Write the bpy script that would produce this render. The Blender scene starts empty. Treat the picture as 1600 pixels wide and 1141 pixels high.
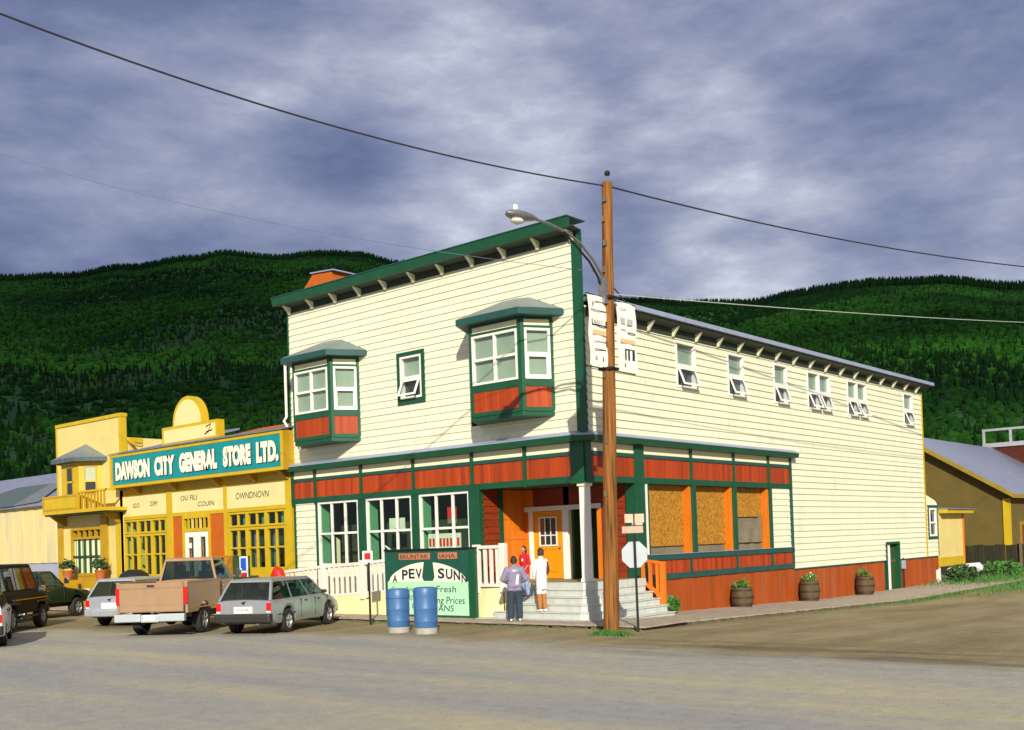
import bpy, bmesh, math, random
import numpy as np
from mathutils import Vector, Matrix, noise as mnoise
R_ = math.radians
sc = bpy.context.scene
COL = sc.collection

# ------------------------------------------------------------------ camera
AZ, PITCH, ROLL = R_(130.4), R_(1.0), R_(1.94)
CAM = Vector((16.96, -22.99, 2.15))
fw = Vector((math.cos(AZ)*math.cos(PITCH), math.sin(AZ)*math.cos(PITCH), math.sin(PITCH)))
r0 = Vector((math.sin(AZ), -math.cos(AZ), 0)); u0 = r0.cross(fw)
RR = r0*math.cos(ROLL) - u0*math.sin(ROLL); UU = u0*math.cos(ROLL) + r0*math.sin(ROLL)
cd = bpy.data.cameras.new('camera'); cam = bpy.data.objects.new('camera', cd); COL.objects.link(cam)
m3 = Matrix((RR, UU, -fw)).transposed(); cam.matrix_world = Matrix.Translation(CAM) @ m3.to_4x4()
cd.sensor_width = 36; cd.lens = 1675/1600*36; cd.shift_y = (819-570.5)/1600
cd.clip_start = .1; cd.clip_end = 8000
sc.camera = cam
# ------------------------------------------------------------------ light
SUN_EL = R_(24.4); SUNT = Vector((-.687, .727, 0)).normalized()
sd = bpy.data.lights.new('sun', 'SUN'); sun = bpy.data.objects.new('sun', sd); COL.objects.link(sun)
sdir = Vector((SUNT.x*math.cos(SUN_EL), SUNT.y*math.cos(SUN_EL), -math.sin(SUN_EL)))
sun.rotation_euler = sdir.to_track_quat('-Z', 'Y').to_euler(); sun.location = (20, -25, 30)
sd.energy = 4.4; sd.angle = R_(.5); sd.color = (1, .94, .80)
# ------------------------------------------------------------------ world: Nishita sky behind broken storm cloud
W = bpy.data.worlds.new('World'); sc.world = W; W.use_nodes = True
nt = W.node_tree; nt.nodes.clear(); N = nt.nodes.new; L = nt.links.new
def vmath(op, *ins):
    n = N('ShaderNodeMath'); n.operation = op
    for i, v in enumerate(ins):
        if isinstance(v, (int, float)): n.inputs[i].default_value = v
        else: L(v, n.inputs[i])
    return n.outputs[0]
out = N('ShaderNodeOutputWorld'); bg = N('ShaderNodeBackground'); L(bg.outputs[0], out.inputs[0])
sky = N('ShaderNodeTexSky'); sky.sky_type = 'NISHITA'; sky.sun_disc = False
sky.sun_elevation = SUN_EL; sky.sun_rotation = math.atan2(-SUNT.x, -SUNT.y)
tc = N('ShaderNodeTexCoord'); sx = N('ShaderNodeSeparateXYZ'); L(tc.outputs['Generated'], sx.inputs[0])
cx = N('ShaderNodeCombineXYZ'); L(sx.outputs[0], cx.inputs[0]); L(sx.outputs[1], cx.inputs[1]); L(vmath('MULTIPLY', sx.outputs[2], 2.7), cx.inputs[2])
def wn(scale, det, rough, off, dist=0.):
    mp = N('ShaderNodeMapping'); L(cx.outputs[0], mp.inputs[0]); mp.inputs['Location'].default_value = off
    mp.inputs['Scale'].default_value = (1, 1, 1)
    n = N('ShaderNodeTexNoise'); n.inputs['Scale'].default_value = scale; n.inputs['Detail'].default_value = det
    n.inputs['Roughness'].default_value = rough; n.inputs['Distortion'].default_value = dist; L(mp.outputs[0], n.inputs['Vector']); return n.outputs[0]
a = wn(2.3, 3, .5, (1.9, 3.4, 0), 0.); b = wn(5.2, 8, .58, (2.3, 2.2, 1.4), 0.)
mix = vmath('ADD', vmath('MULTIPLY', a, .42), vmath('MULTIPLY', b, .58))
# thick and thin places in the cloud deck (direction, angular radius in degrees, change)
for dv, rad, amt in [((-0.615, 0.706, 0.351), 7, 0.10), ((-0.468, 0.816, 0.34), 5, 0.085), ((-0.419, 0.877, 0.236), 8, 0.05), ((-0.819, 0.508, 0.268), 10, 0.04), ((-0.844, 0.405, 0.352), 20, -0.09), ((-0.752, 0.518, 0.408), 7, 0.02), ((-0.329, 0.9, 0.285), 9, -0.025), ((-0.686, 0.663, 0.299), 7, -0.035)]:
    dt = N('ShaderNodeVectorMath'); dt.operation = 'DOT_PRODUCT'; L(tc.outputs['Generated'], dt.inputs[0]); dt.inputs[1].default_value = dv
    mr = N('ShaderNodeMapRange'); mr.interpolation_type = 'SMOOTHSTEP'; mr.inputs[1].default_value = math.cos(R_(rad)); mr.inputs[2].default_value = 1; mr.inputs[4].default_value = amt; L(dt.outputs['Value'], mr.inputs[0])
    mix = vmath('ADD', mix, mr.outputs[0])
cr = N('ShaderNodeValToRGB'); L(mix, cr.inputs[0]); e = cr.color_ramp.elements
e[0].position = .34; e[0].color = (.095, .122, .235, 1); e[1].position = .68; e[1].color = (.66, .69, .78, 1)
for p, c in ((.42, (.145, .172, .30, 1)), (.475, (.20, .228, .352, 1)), (.53, (.265, .292, .415, 1)), (.60, (.40, .43, .54, 1))):
    k = e.new(p); k.color = c
sk = N('ShaderNodeVectorMath'); sk.operation = 'SCALE'; L(sky.outputs[0], sk.inputs[0]); sk.inputs['Scale'].default_value = .07
mx = N('ShaderNodeMix'); mx.data_type = 'RGBA'; mx.inputs['Factor'].default_value = .93
L(sk.outputs[0], mx.inputs[6]); L(cr.outputs[0], mx.inputs[7]); L(mx.outputs[2], bg.inputs['Color']); bg.inputs['Strength'].default_value = 1.0
# ------------------------------------------------------------------ exposure
sc.view_settings.view_transform = 'Standard'; sc.view_settings.look = 'None'
sc.view_settings.exposure = 0.28; sc.view_settings.gamma = 1

# ================================================================== materials
def srgb(h):
    h = h.lstrip('#'); v = [int(h[i:i+2], 16)/255 for i in (0, 2, 4)]
    return [((x+.055)/1.055)**2.4 if x > .04045 else x/12.92 for x in v]
def alb(h, k=1.2): return [min(.9, x/k) for x in srgb(h)]
MATS = {}
def mat(name, col, rough=.6, var=.12, scale=3., stretch=(1, 1, 1), bump=.0, bscale=30., metal=0., spec=.5, dirt=0., col2=None, kind='noise'):
    if name in MATS: return MATS[name]
    m = bpy.data.materials.new(name); m.use_nodes = True; t = m.node_tree; P = t.nodes['Principled BSDF']
    P.inputs['Roughness'].default_value = rough; P.inputs['Metallic'].default_value = metal; P.inputs['Specular IOR Level'].default_value = spec
    n = t.nodes.new; l = t.links.new
    tc = n('ShaderNodeTexCoord'); mp = n('ShaderNodeMapping'); l(tc.outputs['Object'], mp.inputs[0]); mp.inputs['Scale'].default_value = stretch
    if kind == 'noise':
        nz = n('ShaderNodeTexNoise'); nz.inputs['Scale'].default_value = scale; nz.inputs['Detail'].default_value = 5; nz.inputs['Roughness'].default_value = .6
        f = nz.outputs[0]
    else:
        nz = n('ShaderNodeTexVoronoi'); nz.inputs['Scale'].default_value = scale; sp = n('ShaderNodeSeparateColor'); l(nz.outputs['Color'], sp.inputs[0]); f = sp.outputs[0]
    l(mp.outputs[0], nz.inputs['Vector'])
    rp = n('ShaderNodeValToRGB'); l(f, rp.inputs[0]); e = rp.color_ramp.elements
    lo, hi = (.3, .7) if kind == 'noise' else (0, 1)
    e[0].position = lo; e[1].position = hi
    c1 = [c*(1-var) for c in col]; c2 = [min(.95, c*(1+var)) for c in (col2 or col)]
    e[0].color = (*c1, 1); e[1].color = (*c2, 1)
    base = rp.outputs[0]
    if dirt:
        d = n('ShaderNodeTexNoise'); d.inputs['Scale'].default_value = 1.3; d.inputs['Detail'].default_value = 8; d.inputs['Roughness'].default_value = .7
        mp2 = n('ShaderNodeMapping'); l(tc.outputs['Object'], mp2.inputs[0]); mp2.inputs['Scale'].default_value = (1.5, 1.5, .35); l(mp2.outputs[0], d.inputs['Vector'])
        r2 = n('ShaderNodeValToRGB'); l(d.outputs[0], r2.inputs[0]); r2.color_ramp.elements[0].position = .52; r2.color_ramp.elements[0].color = (0, 0, 0, 1); r2.color_ramp.elements[1].position = .75
        k = n('ShaderNodeMix'); k.data_type = 'RGBA'; mu = n('ShaderNodeMath'); mu.operation = 'MULTIPLY'; mu.inputs[1].default_value = dirt; l(r2.outputs[0], mu.inputs[0]); l(mu.outputs[0], k.inputs['Factor'])
        l(base, k.inputs[6]); k.inputs[7].default_value = (.22, .18, .12, 1); base = k.outputs[2]
    l(base, P.inputs['Base Color'])
    if bump:
        bn = n('ShaderNodeTexNoise'); bn.inputs['Scale'].default_value = bscale; bn.inputs['Detail'].default_value = 4; l(mp.outputs[0], bn.inputs['Vector'])
        bp = n('ShaderNodeBump'); bp.inputs['Strength'].default_value = bump; bp.inputs['Distance'].default_value = .02; l(bn.outputs[0], bp.inputs['Height']); l(bp.outputs[0], P.inputs['Normal'])
    MATS[name] = m; return m
def glass_see(name, tint=(.75, .85, .8), refl=.12):
    m = bpy.data.materials.new(name); m.use_nodes = True; t = m.node_tree; t.nodes.clear(); n = t.nodes.new; l = t.links.new
    o = n('ShaderNodeOutputMaterial'); tr = n('ShaderNodeBsdfTransparent'); tr.inputs[0].default_value = (*tint, 1)
    g = n('ShaderNodeBsdfGlossy'); g.inputs['Roughness'].default_value = .03; mx = n('ShaderNodeMixShader')
    fr = n('ShaderNodeLayerWeight'); fr.inputs[0].default_value = .5; pw = n('ShaderNodeMath'); pw.operation = 'POWER'; pw.inputs[1].default_value = 5; l(fr.outputs['Facing'], pw.inputs[0]); ad = n('ShaderNodeMath'); ad.operation = 'ADD'; ad.inputs[1].default_value = refl; l(pw.outputs[0], ad.inputs[0])
    l(ad.outputs[0], mx.inputs[0]); l(tr.outputs[0], mx.inputs[1]); l(g.outputs[0], mx.inputs[2]); l(mx.outputs[0], o.inputs[0]); MATS[name] = m; return m
M = {}
M['cream'] = mat('cream_paint', alb('#fcfcde', 1.32), .6, .04, .7, (.35, .35, 5.5), dirt=.17, bump=.05)
M['cream2'] = mat('cream_trim', alb('#fff8cf', 1.15), .55, .05)
M['white'] = mat('white_paint', (.80, .79, .72), .45, .04, 5., dirt=.12)
M['pwhite'] = mat('rail_white_paint', (.80, .74, .66), .5, .05, 5., dirt=.18)
M['green'] = mat('green_paint', alb('#175c3c', 1.45), .45, .15, 2.)
M['green_blue'] = mat('weathered_green_paint', alb('#285c56', 1.45), .45, .15, 2.)
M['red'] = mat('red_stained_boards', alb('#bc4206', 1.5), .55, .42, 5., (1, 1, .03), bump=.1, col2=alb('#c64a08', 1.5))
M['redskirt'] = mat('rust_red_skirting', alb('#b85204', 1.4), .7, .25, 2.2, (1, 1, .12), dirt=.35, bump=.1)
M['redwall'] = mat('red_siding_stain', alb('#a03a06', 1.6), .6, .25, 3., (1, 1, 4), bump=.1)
M['orange'] = mat('orange_stained_wood', alb('#e87d10', 1.2), .55, .2, 6., (1, 1, .1), bump=.1)
M['door'] = mat('orange_door_paint', alb('#f0a010', 1.2), .4, .08, 2.)
M['metalroof'] = mat('grey_sheet_metal', (.20, .25, .26), .42, .12, 2., metal=.3)
M['flash'] = mat('blue_grey_flashing', (.34, .38, .52), .4, .1, 2., metal=.2)
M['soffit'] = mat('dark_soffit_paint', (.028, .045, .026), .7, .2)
M['bracket'] = mat('bracket_paint', (.74, .72, .50), .6, .1)
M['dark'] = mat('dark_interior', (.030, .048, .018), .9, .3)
M['floor_in'] = mat('interior_floor', (.10, .08, .05), .9, .2)
M['reveal'] = mat('pale_green_reveal', alb('#6cb084', 1.35), .6, .05)
M['blind'] = mat('window_blind', (.44, .50, .36), .8, .12, 1.2, (1, 1, .3))
M['palecurtain'] = mat('pale_green_curtain', (.72, .80, .48), .8, .08, 1.2, (1, 1, .3))
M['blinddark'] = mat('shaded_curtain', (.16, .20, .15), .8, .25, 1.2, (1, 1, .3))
M['deck'] = mat('grey_deck_paint', (.52, .54, .50), .55, .12, 4., dirt=.3)
M['deckwood'] = mat('deck_wood', (.30, .22, .12), .75, .25, 5., bump=.1)
M['osb'] = mat('osb_board', alb('#b07818', 1.35), .75, .22, 20., (1, 1, .8), col2=alb('#c48a26', 1.3), kind='vor')
M['sheet'] = mat('grey_tarp', (.20, .17, .11), .8, .2, 2.)
M['skirt'] = mat('cream_skirt', alb('#fbf3b8', 1.15), .6, .06, 1., dirt=.25)
M['yellow'] = mat('yellow_paint', alb('#eac41c', 1.42), .5, .10, 2., dirt=.08)
M['yellow2'] = mat('deep_yellow_paint', alb('#d4a614', 1.45), .5, .12, 2., dirt=.1)
M['ycream'] = mat('pale_yellow_wall', alb('#f6e08c', 1.3), .6, .06, .8, dirt=.12)
M['ybright'] = mat('pale_yellow_board', alb('#fbe9a4', 1.22), .55, .05, .8, dirt=.05)
M['rust'] = mat('rust_orange_panel', alb('#c86408', 1.2), .6, .08)
M['teal'] = mat('teal_sign_paint', alb('#068f92', 1.1), .45, .10, 1.5)
M['letter'] = mat('cream_letter_paint', alb('#fff8dc', 1.1), .5, .03)
M['navy'] = mat('navy_letter_paint', (.015, .03, .07), .5, .1)
M['black'] = mat('black_paint', (.012, .012, .012), .45, .2)
M['asphaltroof'] = mat('grey_felt_roof', (.15, .17, .19), .7, .2, 3.)
M['bluegrey'] = mat('blue_grey_metal', (.28, .30, .40), .45, .1, 1., metal=.3)
M['slate'] = mat('slate_shingle', (.075, .105, .115), .8, .3, 8.)
M['palewall'] = mat('pale_corrugated_wall', alb('#ece6bc', 1.35), .7, .12, .5, (1, 1, .3), dirt=.3, col2=alb('#f2d68c', 1.2))
M['bluewhite'] = mat('blue_white_wall', (.33, .36, .47), .7, .06)
M['brownwall'] = mat('olive_brown_wall', (.125, .088, .016), .8, .12, 1.)
M['brownred'] = mat('brown_red_wall', (.16, .035, .012), .8, .2)
M['wood'] = mat('pole_wood', alb('#5e3410', 1.9), .8, .55, 22., (1, 1, .03), bump=.35, bscale=14., col2=alb('#b07028', 1.7))
M['wooddark'] = mat('weathered_wood', (.16, .12, .07), .85, .3, 4., (1, 1, .4), bump=.2)
M['fencewood'] = mat('dark_fence_wood', (.022, .02, .008), .85, .4, 4., (1, 1, .2))
M['steel'] = mat('galvanised_steel', (.30, .30, .28), .4, .15, 8., metal=.7)
M['steelblack'] = mat('dark_steel', (.02, .02, .018), .5, .2, metal=.3)
M['signback'] = mat('sign_back_aluminium', (.50, .55, .58), .42, .06, 6., metal=.35)
M['signbrown'] = mat('pinkish_street_blade', (.60, .44, .32), .5, .12, 9.)
M['banner'] = mat('banner_cloth', (.88, .86, .76), .8, .03, 2.)
M['bannerorange'] = mat('banner_orange_print', (.85, .50, .24), .8, .05)
M['bannergrey'] = mat('banner_grey_print', (.45, .46, .47), .8, .05)
M['greycable'] = mat('grey_cable', (.12, .13, .19), .6, .1)
M['cable'] = mat('black_cable', (.025, .022, .03), .5, .1)
M['cablelight'] = mat('pale_cable', (.42, .48, .42), .5, .1)
M['bluebarrel'] = mat('blue_plastic', alb('#3d6fa6', 1.15), .42, .12, 2., (1, 1, .3), dirt=.25)
M['mint'] = mat('mint_sign_face', alb('#b8f0c4', 1.1), .55, .04, 1.)
M['signgreen'] = mat('dark_green_sign', alb('#1c5a48', 1.2), .5, .15)
M['salmon'] = mat('salmon_letter', alb('#e0805a', 1.2), .5, .05)
M['redsign'] = mat('red_sign_paint', alb('#d8261c', 1.2), .5, .05)
M['bluesign'] = mat('blue_sign_paint', alb('#1a62d8', 1.1), .5, .05)
M['tyre'] = mat('tyre_rubber', (.02, .02, .018), .85, .2)
M['rim'] = mat('alloy_rim', (.50, .50, .48), .35, .1, metal=.8)
M['chrome'] = mat('chrome', (.62, .62, .62), .18, .03, metal=1.)
M['bumper'] = mat('black_bumper', (.022, .022, .018), .5, .2)
M['taillight'] = mat('red_lens', (.62, .012, .008), .2, .05)
M['amber'] = mat('amber_lens', (.7, .22, .03), .25, .05)
M['lens'] = mat('clear_lens', (.75, .75, .72), .15, .03)
M['plate'] = mat('licence_plate', (.82, .80, .70), .45, .03)
M['silver'] = mat('silver_car_paint', (.40, .42, .45), .3, .04, metal=.5, dirt=.3)
M['silver2'] = mat('light_silver_paint', (.52, .55, .62), .3, .04, metal=.5, dirt=.3)
M['tan'] = mat('tan_truck_paint', (.42, .265, .15), .32, .05, metal=.25, dirt=.3)
M['tanside'] = M['tan']
M['dkgreen'] = mat('dark_green_paint', (.02, .045, .022), .25, .1, metal=.2)
M['suvpaint'] = mat('olive_black_paint', (.008, .011, .006), .5, .1, metal=0., spec=.1)
M['osbshade'] = M['osb']
M['whitecar'] = mat('white_car_paint', (.75, .76, .78), .3, .03)
M['skin'] = mat('skin', (.42, .21, .12), .6, .05)
M['skin2'] = mat('darker_skin', (.30, .14, .07), .6, .05)
M['hair'] = mat('dark_hair', (.022, .016, .01), .6, .3, 30., bump=.4)
M['sweat'] = mat('lavender_grey_sweatshirt', (.24, .21, .32), .9, .12, 6., bump=1., bscale=9.)
M['navyp'] = mat('navy_trousers', (.028, .045, .07), .9, .15, 6., bump=1., bscale=9.)
M['redshirt'] = mat('red_tshirt', (.55, .012, .018), .9, .1, 6., bump=1., bscale=9.)
M['jeans'] = mat('light_blue_jeans', (.26, .34, .52), .9, .2, 9., bump=1., bscale=9.)
M['whitecloth'] = mat('white_cloth', (.74, .74, .74), .9, .05, 6., bump=1., bscale=9.)
M['purple'] = mat('dark_purple_cloth', (.06, .03, .09), .9, .1)
M['browncloth'] = mat('brown_cloth', (.42, .16, .04), .8, .1)
M['shoe'] = mat('white_shoe', (.75, .75, .72), .6, .05)
M['shoedark'] = mat('dark_shoe', (.03, .03, .045), .6, .1)
M['barrelwood'] = mat('barrel_staves', (.085, .055, .02), .8, .35, 8., (1, 1, .1), bump=.3)
M['hoop'] = mat('barrel_hoop', (.05, .035, .03), .6, .2, metal=.4)
M['leaf'] = mat('leaf_green', (.05, .16, .02), .6, .5, 12.)
M['leafdark'] = mat('leaf_dark', (.025, .07, .012), .6, .5, 12.)
M['flowerred'] = mat('red_petals', (.7, .02, .03), .6, .2)
M['flowerwhite'] = mat('white_petals', (.8, .8, .75), .6, .1)
M['terracotta'] = mat('terracotta', (.40, .11, .03), .8, .15)
M['bwalk'] = mat('boardwalk_planks', (.36, .30, .235), .8, .22, 4., (1, 1, 1), bump=.1)
M['bwalkdark'] = mat('boardwalk_timber', (.13, .10, .055), .85, .3, 4.)
M['glass'] = glass_see('window_glass', (.85, .95, .88), .04)
M['glassblue'] = glass_see('sash_glass', (.88, .92, .92), .06)
M['carglass'] = glass_see('car_glass', (.50, .60, .58), .07)
M['seatcloth'] = mat('seat_cloth', (.06, .06, .065), .9, .2)
M['shadeyellow'] = mat('shaded_yellow_trim', (.30, .215, .02), .6, .15)  # yellow trim of the hall, with the shadow on it put into the colour
M['paper'] = mat('pale_paper', (.62, .66, .52), .8, .1, 3.)
M['window_dark'] = mat('dark_window', (.02, .03, .025), .08, .2, spec=.8)

# ================================================================== mesh builder
class MB:
    def __init__(s): s.v = []; s.f = []; s.m = []; s.sm = []; s.ml = []
    def mi(s, m):
        m = M[m] if isinstance(m, str) else m
        if m not in s.ml: s.ml.append(m)
        return s.ml.index(m)
    def poly(s, pts, m, smooth=False):
        i = len(s.v); s.v += [tuple(p) for p in pts]; s.f.append(list(range(i, i+len(pts)))); s.m.append(s.mi(m)); s.sm.append(smooth)
    def hexa(s, p, m, smooth=False):   # 8 corners: bottom 4 ccw, top 4 ccw
        i = len(s.v); s.v += [tuple(q) for q in p]; k = s.mi(m)
        for f in ((0, 3, 2, 1), (4, 5, 6, 7), (0, 1, 5, 4), (1, 2, 6, 5), (2, 3, 7, 6), (3, 0, 4, 7)):
            s.f.append([i+j for j in f]); s.m.append(k); s.sm.append(smooth)
    def box(s, x0, x1, y0, y1, z0, z1, m):
        s.hexa([(x0, y0, z0), (x1, y0, z0), (x1, y1, z0), (x0, y1, z0), (x0, y0, z1), (x1, y0, z1), (x1, y1, z1), (x0, y1, z1)], m)
    def prism(s, pts, fn, a0, a1, m):  # pts 2D, fn(p, a)->xyz
        A = [fn(p, a0) for p in pts]; B = [fn(p, a1) for p in pts]; n = len(pts)
        i = len(s.v); s.v += [tuple(q) for q in A+B]; k = s.mi(m)
        s.f.append([i+j for j in range(n)][::-1]); s.f.append([i+n+j for j in range(n)])
        for j in range(n): s.f.append([i+j, i+(j+1) % n, i+n+(j+1) % n, i+n+j])
        s.m += [k]*(n+2); s.sm += [False]*(n+2)
    def loft(s, rings, m, cap=True, smooth=True, closed=True):
        n = len(rings[0]); i = len(s.v)
        for r in rings: s.v += [tuple(q) for q in r]
        k = s.mi(m) if not isinstance(m, list) else None
        for a in range(len(rings)-1):
            for j in range(n if closed else n-1):
                b = (j+1) % n
                s.f.append([i+a*n+j, i+a*n+b, i+(a+1)*n+b, i+(a+1)*n+j]); s.m.append(k if k is not None else s.mi(m[j])); s.sm.append(smooth)
        if cap and closed:
            s.f.append([i+j for j in range(n)][::-1]); s.f.append([i+(len(rings)-1)*n+j for j in range(n)])
            s.m += [k if k is not None else s.mi(m[-1])]*2; s.sm += [False]*2
    def tube(s, pts, r, m, n=8, cap=True):
        pts = [Vector(p) for p in pts]; rs = r if isinstance(r, (list, tuple)) else [r]*len(pts); rings = []
        for i, p in enumerate(pts):
            d = (pts[min(i+1, len(pts)-1)] - pts[max(i-1, 0)]).normalized()
            up = Vector((0, 0, 1)) if abs(d.z) < .9 else Vector((1, 0, 0)); a = d.cross(up).normalized(); b = a.cross(d)
            rings.append([p + (a*math.cos(t*2*math.pi/n) + b*math.sin(t*2*math.pi/n))*rs[i] for t in range(n)])
        s.loft(rings, m, cap)
    def lathe(s, prof, c, m, n=20, axis='z'):
        rings = []; ring_shape = prof[0][0] > 1e-6 and prof[-1][0] > 1e-6
        if ring_shape: prof = list(prof)+[prof[0]]      # a hoop or tyre: closed section, no end discs
        for r, h in prof:
            ring = []
            for t in range(n):
                a = t*2*math.pi/n; u, v = r*math.cos(a), r*math.sin(a)
                ring.append((c[0]+u, c[1]+v, c[2]+h) if axis == 'z' else ((c[0]+u, c[1]+h, c[2]+v) if axis == 'y' else (c[0]+h, c[1]+u, c[2]+v)))
            rings.append(ring)
        s.loft(rings, m, not ring_shape)
    def ball(s, c, r, m, n=10, seg=14):
        r = r if isinstance(r, (tuple, list)) else (r, r, r)
        s.loft([[(c[0]+r[0]*math.sin(math.pi*i/n)*math.cos(2*math.pi*j/seg), c[1]+r[1]*math.sin(math.pi*i/n)*math.sin(2*math.pi*j/seg), c[2]-r[2]*math.cos(math.pi*i/n)) for j in range(seg)] for i in range(1, n)], m)
    def mesh(s, name, origin=(0, 0, 0), sharp=40):
        me = bpy.data.meshes.new(name); o = Vector(origin)
        me.from_pydata([Vector(p)-o for p in s.v], [], s.f)
        for m in s.ml: me.materials.append(m)
        me.polygons.foreach_set('material_index', s.m); me.polygons.foreach_set('use_smooth', s.sm); me.update()
        bm = bmesh.new(); bm.from_mesh(me); bmesh.ops.recalc_face_normals(bm, faces=bm.faces); bm.to_mesh(me); bm.free()
        if any(s.sm): me.set_sharp_from_angle(angle=R_(sharp))
        return me
    def build(s, name, parent=None, origin=None, bevel=0, sharp=40):
        if origin is None:
            q = parent
            while q is not None and q.parent is not None: q = q.parent
            origin = q['_o'] if q is not None and '_o' in q else (0, 0, 0)
        ob = bpy.data.objects.new(name, s.mesh(name, origin, sharp)); COL.objects.link(ob)
        if parent is not None: ob.parent = parent
        else: ob.location = origin; ob['_o'] = tuple(origin)
        if bevel:
            b = ob.modifiers.new('bevel', 'BEVEL'); b.width = bevel; b.segments = 2; b.limit_method = 'ANGLE'; b.angle_limit = R_(40)
        return ob
def tag(o, label=None, cat=None, group=None, kind=None):
    if label: o['label'] = label
    if cat: o['category'] = cat
    if group: o['group'] = group
    if kind: o['kind'] = kind
    return o
def thing(name, label, cat, loc=(0, 0, 0), rz=0, group=None, world=True):
    o = bpy.data.objects.new(name, None); COL.objects.link(o); o.location = loc; o.rotation_euler = (0, 0, rz); o.empty_display_size = .3
    o['_o'] = tuple(loc) if world else (0., 0., 0.)
    return tag(o, label, cat, group)
def copy_tree(o, parent=None):
    c = o.copy(); COL.objects.link(c)
    if parent is not None: c.parent = parent
    for ch in [x for x in bpy.data.objects if x.parent == o]: copy_tree(ch, c)
    return c

class Plane:
    def __init__(s, o, u, n): s.o = Vector(o); s.u = Vector(u).normalized(); s.n = Vector(n).normalized()
    def pt(s, u, z, off=0): p = s.o + s.u*u + s.n*off; return (p.x, p.y, z)
    def box(s, mb, u0, u1, z0, z1, o0, o1, m):
        P = s.pt; mb.hexa([P(u0, z0, o1), P(u1, z0, o1), P(u1, z0, o0), P(u0, z0, o0), P(u0, z1, o1), P(u1, z1, o1), P(u1, z1, o0), P(u0, z1, o0)], m)
    def frame(s, mb, u0, u1, z0, z1, w, o0, o1, m, wb=None):
        wb = wb or w
        s.box(mb, u0, u0+w, z0, z1, o0, o1, m); s.box(mb, u1-w, u1, z0, z1, o0, o1, m)
        s.box(mb, u0+w, u1-w, z1-w, z1, o0, o1, m); s.box(mb, u0+w, u1-w, z0, z0+wb, o0, o1, m)
    def siding(s, mb, u0, u1, z0, z1, m, step=.21, lip=.025, holes=(), base=0., slope=None):
        z = z0
        while z < z1-.01:
            t = min(z+step, z1); cuts = [z, t]
            for h in holes:
                for q in (h[2], h[3]):
                    if z < q < t: cuts.append(q)
            cuts = sorted(set(cuts))
            for a, b in zip(cuts, cuts[1:]):
                mid = (a+b)/2; iv = [(u0, u1)]
                for h in holes:
                    if h[2] < mid < h[3]:
                        nv = []
                        for p, q in iv:
                            if h[1] <= p or h[0] >= q: nv.append((p, q)); continue
                            if h[0] > p: nv.append((p, h[0]))
                            if h[1] < q: nv.append((h[1], q))
                        iv = nv
                oa = base + lip*(1-(a-z)/step) ; ob_ = base + lip*(1-(b-z)/step)
                rj = random.Random(int(z*1000)+int(u0*77)); jt = []; uu = u0+rj.uniform(.6, 4)
                while uu < u1: jt.append((uu, rj.uniform(-.0025, .0035))); uu += rj.uniform(3.6, 6.1)
                iv2 = []
                for p, q in iv:
                    cuts2 = [p]+[u for u, _ in jt if p+.1 < u < q-.1]+[q]
                    for c0, c1 in zip(cuts2, cuts2[1:]):
                        jo = ([o for u, o in jt if u <= c0+.001] or [0.])[-1]; iv2.append((c0, c1-(.007 if c1 != q else 0), jo))
                for p, q, jo in iv2:
                    mb.poly([s.pt(p, a, oa+jo), s.pt(q, a, oa+jo), s.pt(q, b, ob_+jo*.3), s.pt(p, b, ob_+jo*.3)], m)
                    if a == z: mb.poly([s.pt(p, a, base-.004), s.pt(q, a, base-.004), s.pt(q, a, oa+jo), s.pt(p, a, oa+jo)], m)
            z = t
def text(body, plane, u, z, size, m, parent, name='lettering', off=.02, ext=.008, width=None, align='LEFT', bold=0., shear=0., track=1., xs=1.):
    cu = bpy.data.curves.new(name, 'FONT'); cu.body = body; cu.size = 1; cu.extrude = 0.0; cu.offset = bold; cu.shear = shear; cu.space_character = track; cu.resolution_u = 3
    tmp = bpy.data.objects.new('tmp', cu); COL.objects.link(tmp)
    dg = bpy.context.evaluated_depsgraph_get(); dg.update(); me = bpy.data.meshes.new_from_object(tmp.evaluated_get(dg)); bpy.data.objects.remove(tmp); 
    co = np.array([v.co[:] for v in me.vertices]); x0, x1 = co[:, 0].min(), co[:, 0].max(); y0, y1 = co[:, 1].min(), co[:, 1].max()
    k = size/(.72); kx = (width/(x1-x0)) if width else k*xs
    mb = MB(); ux = {'LEFT': 0, 'CENTER': -(x1-x0)*kx/2}[align]
    V = [plane.pt(u+ux+(c[0]-x0)*kx, z+(c[1]-max(y0, 0)*0)*k, off+ext) for c in co]
    mb.v = V; mb.f = [list(p.vertices) for p in me.polygons]; mb.m = [mb.mi(m)]*len(mb.f); mb.sm = [False]*len(mb.f)
    bpy.data.meshes.remove(me)
    return mb.build(name, parent) if parent is not None else mb

FRONT = Plane((0, 0, 0), (1, 0, 0), (0, -1, 0))   # u = x
SIDE = Plane((0, 0, 0), (0, 1, 0), (1, 0, 0))     # u = y
def g(y): return 0 if y < -2 else (-.025*(y+2) if y < 15 else -.425)

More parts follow.
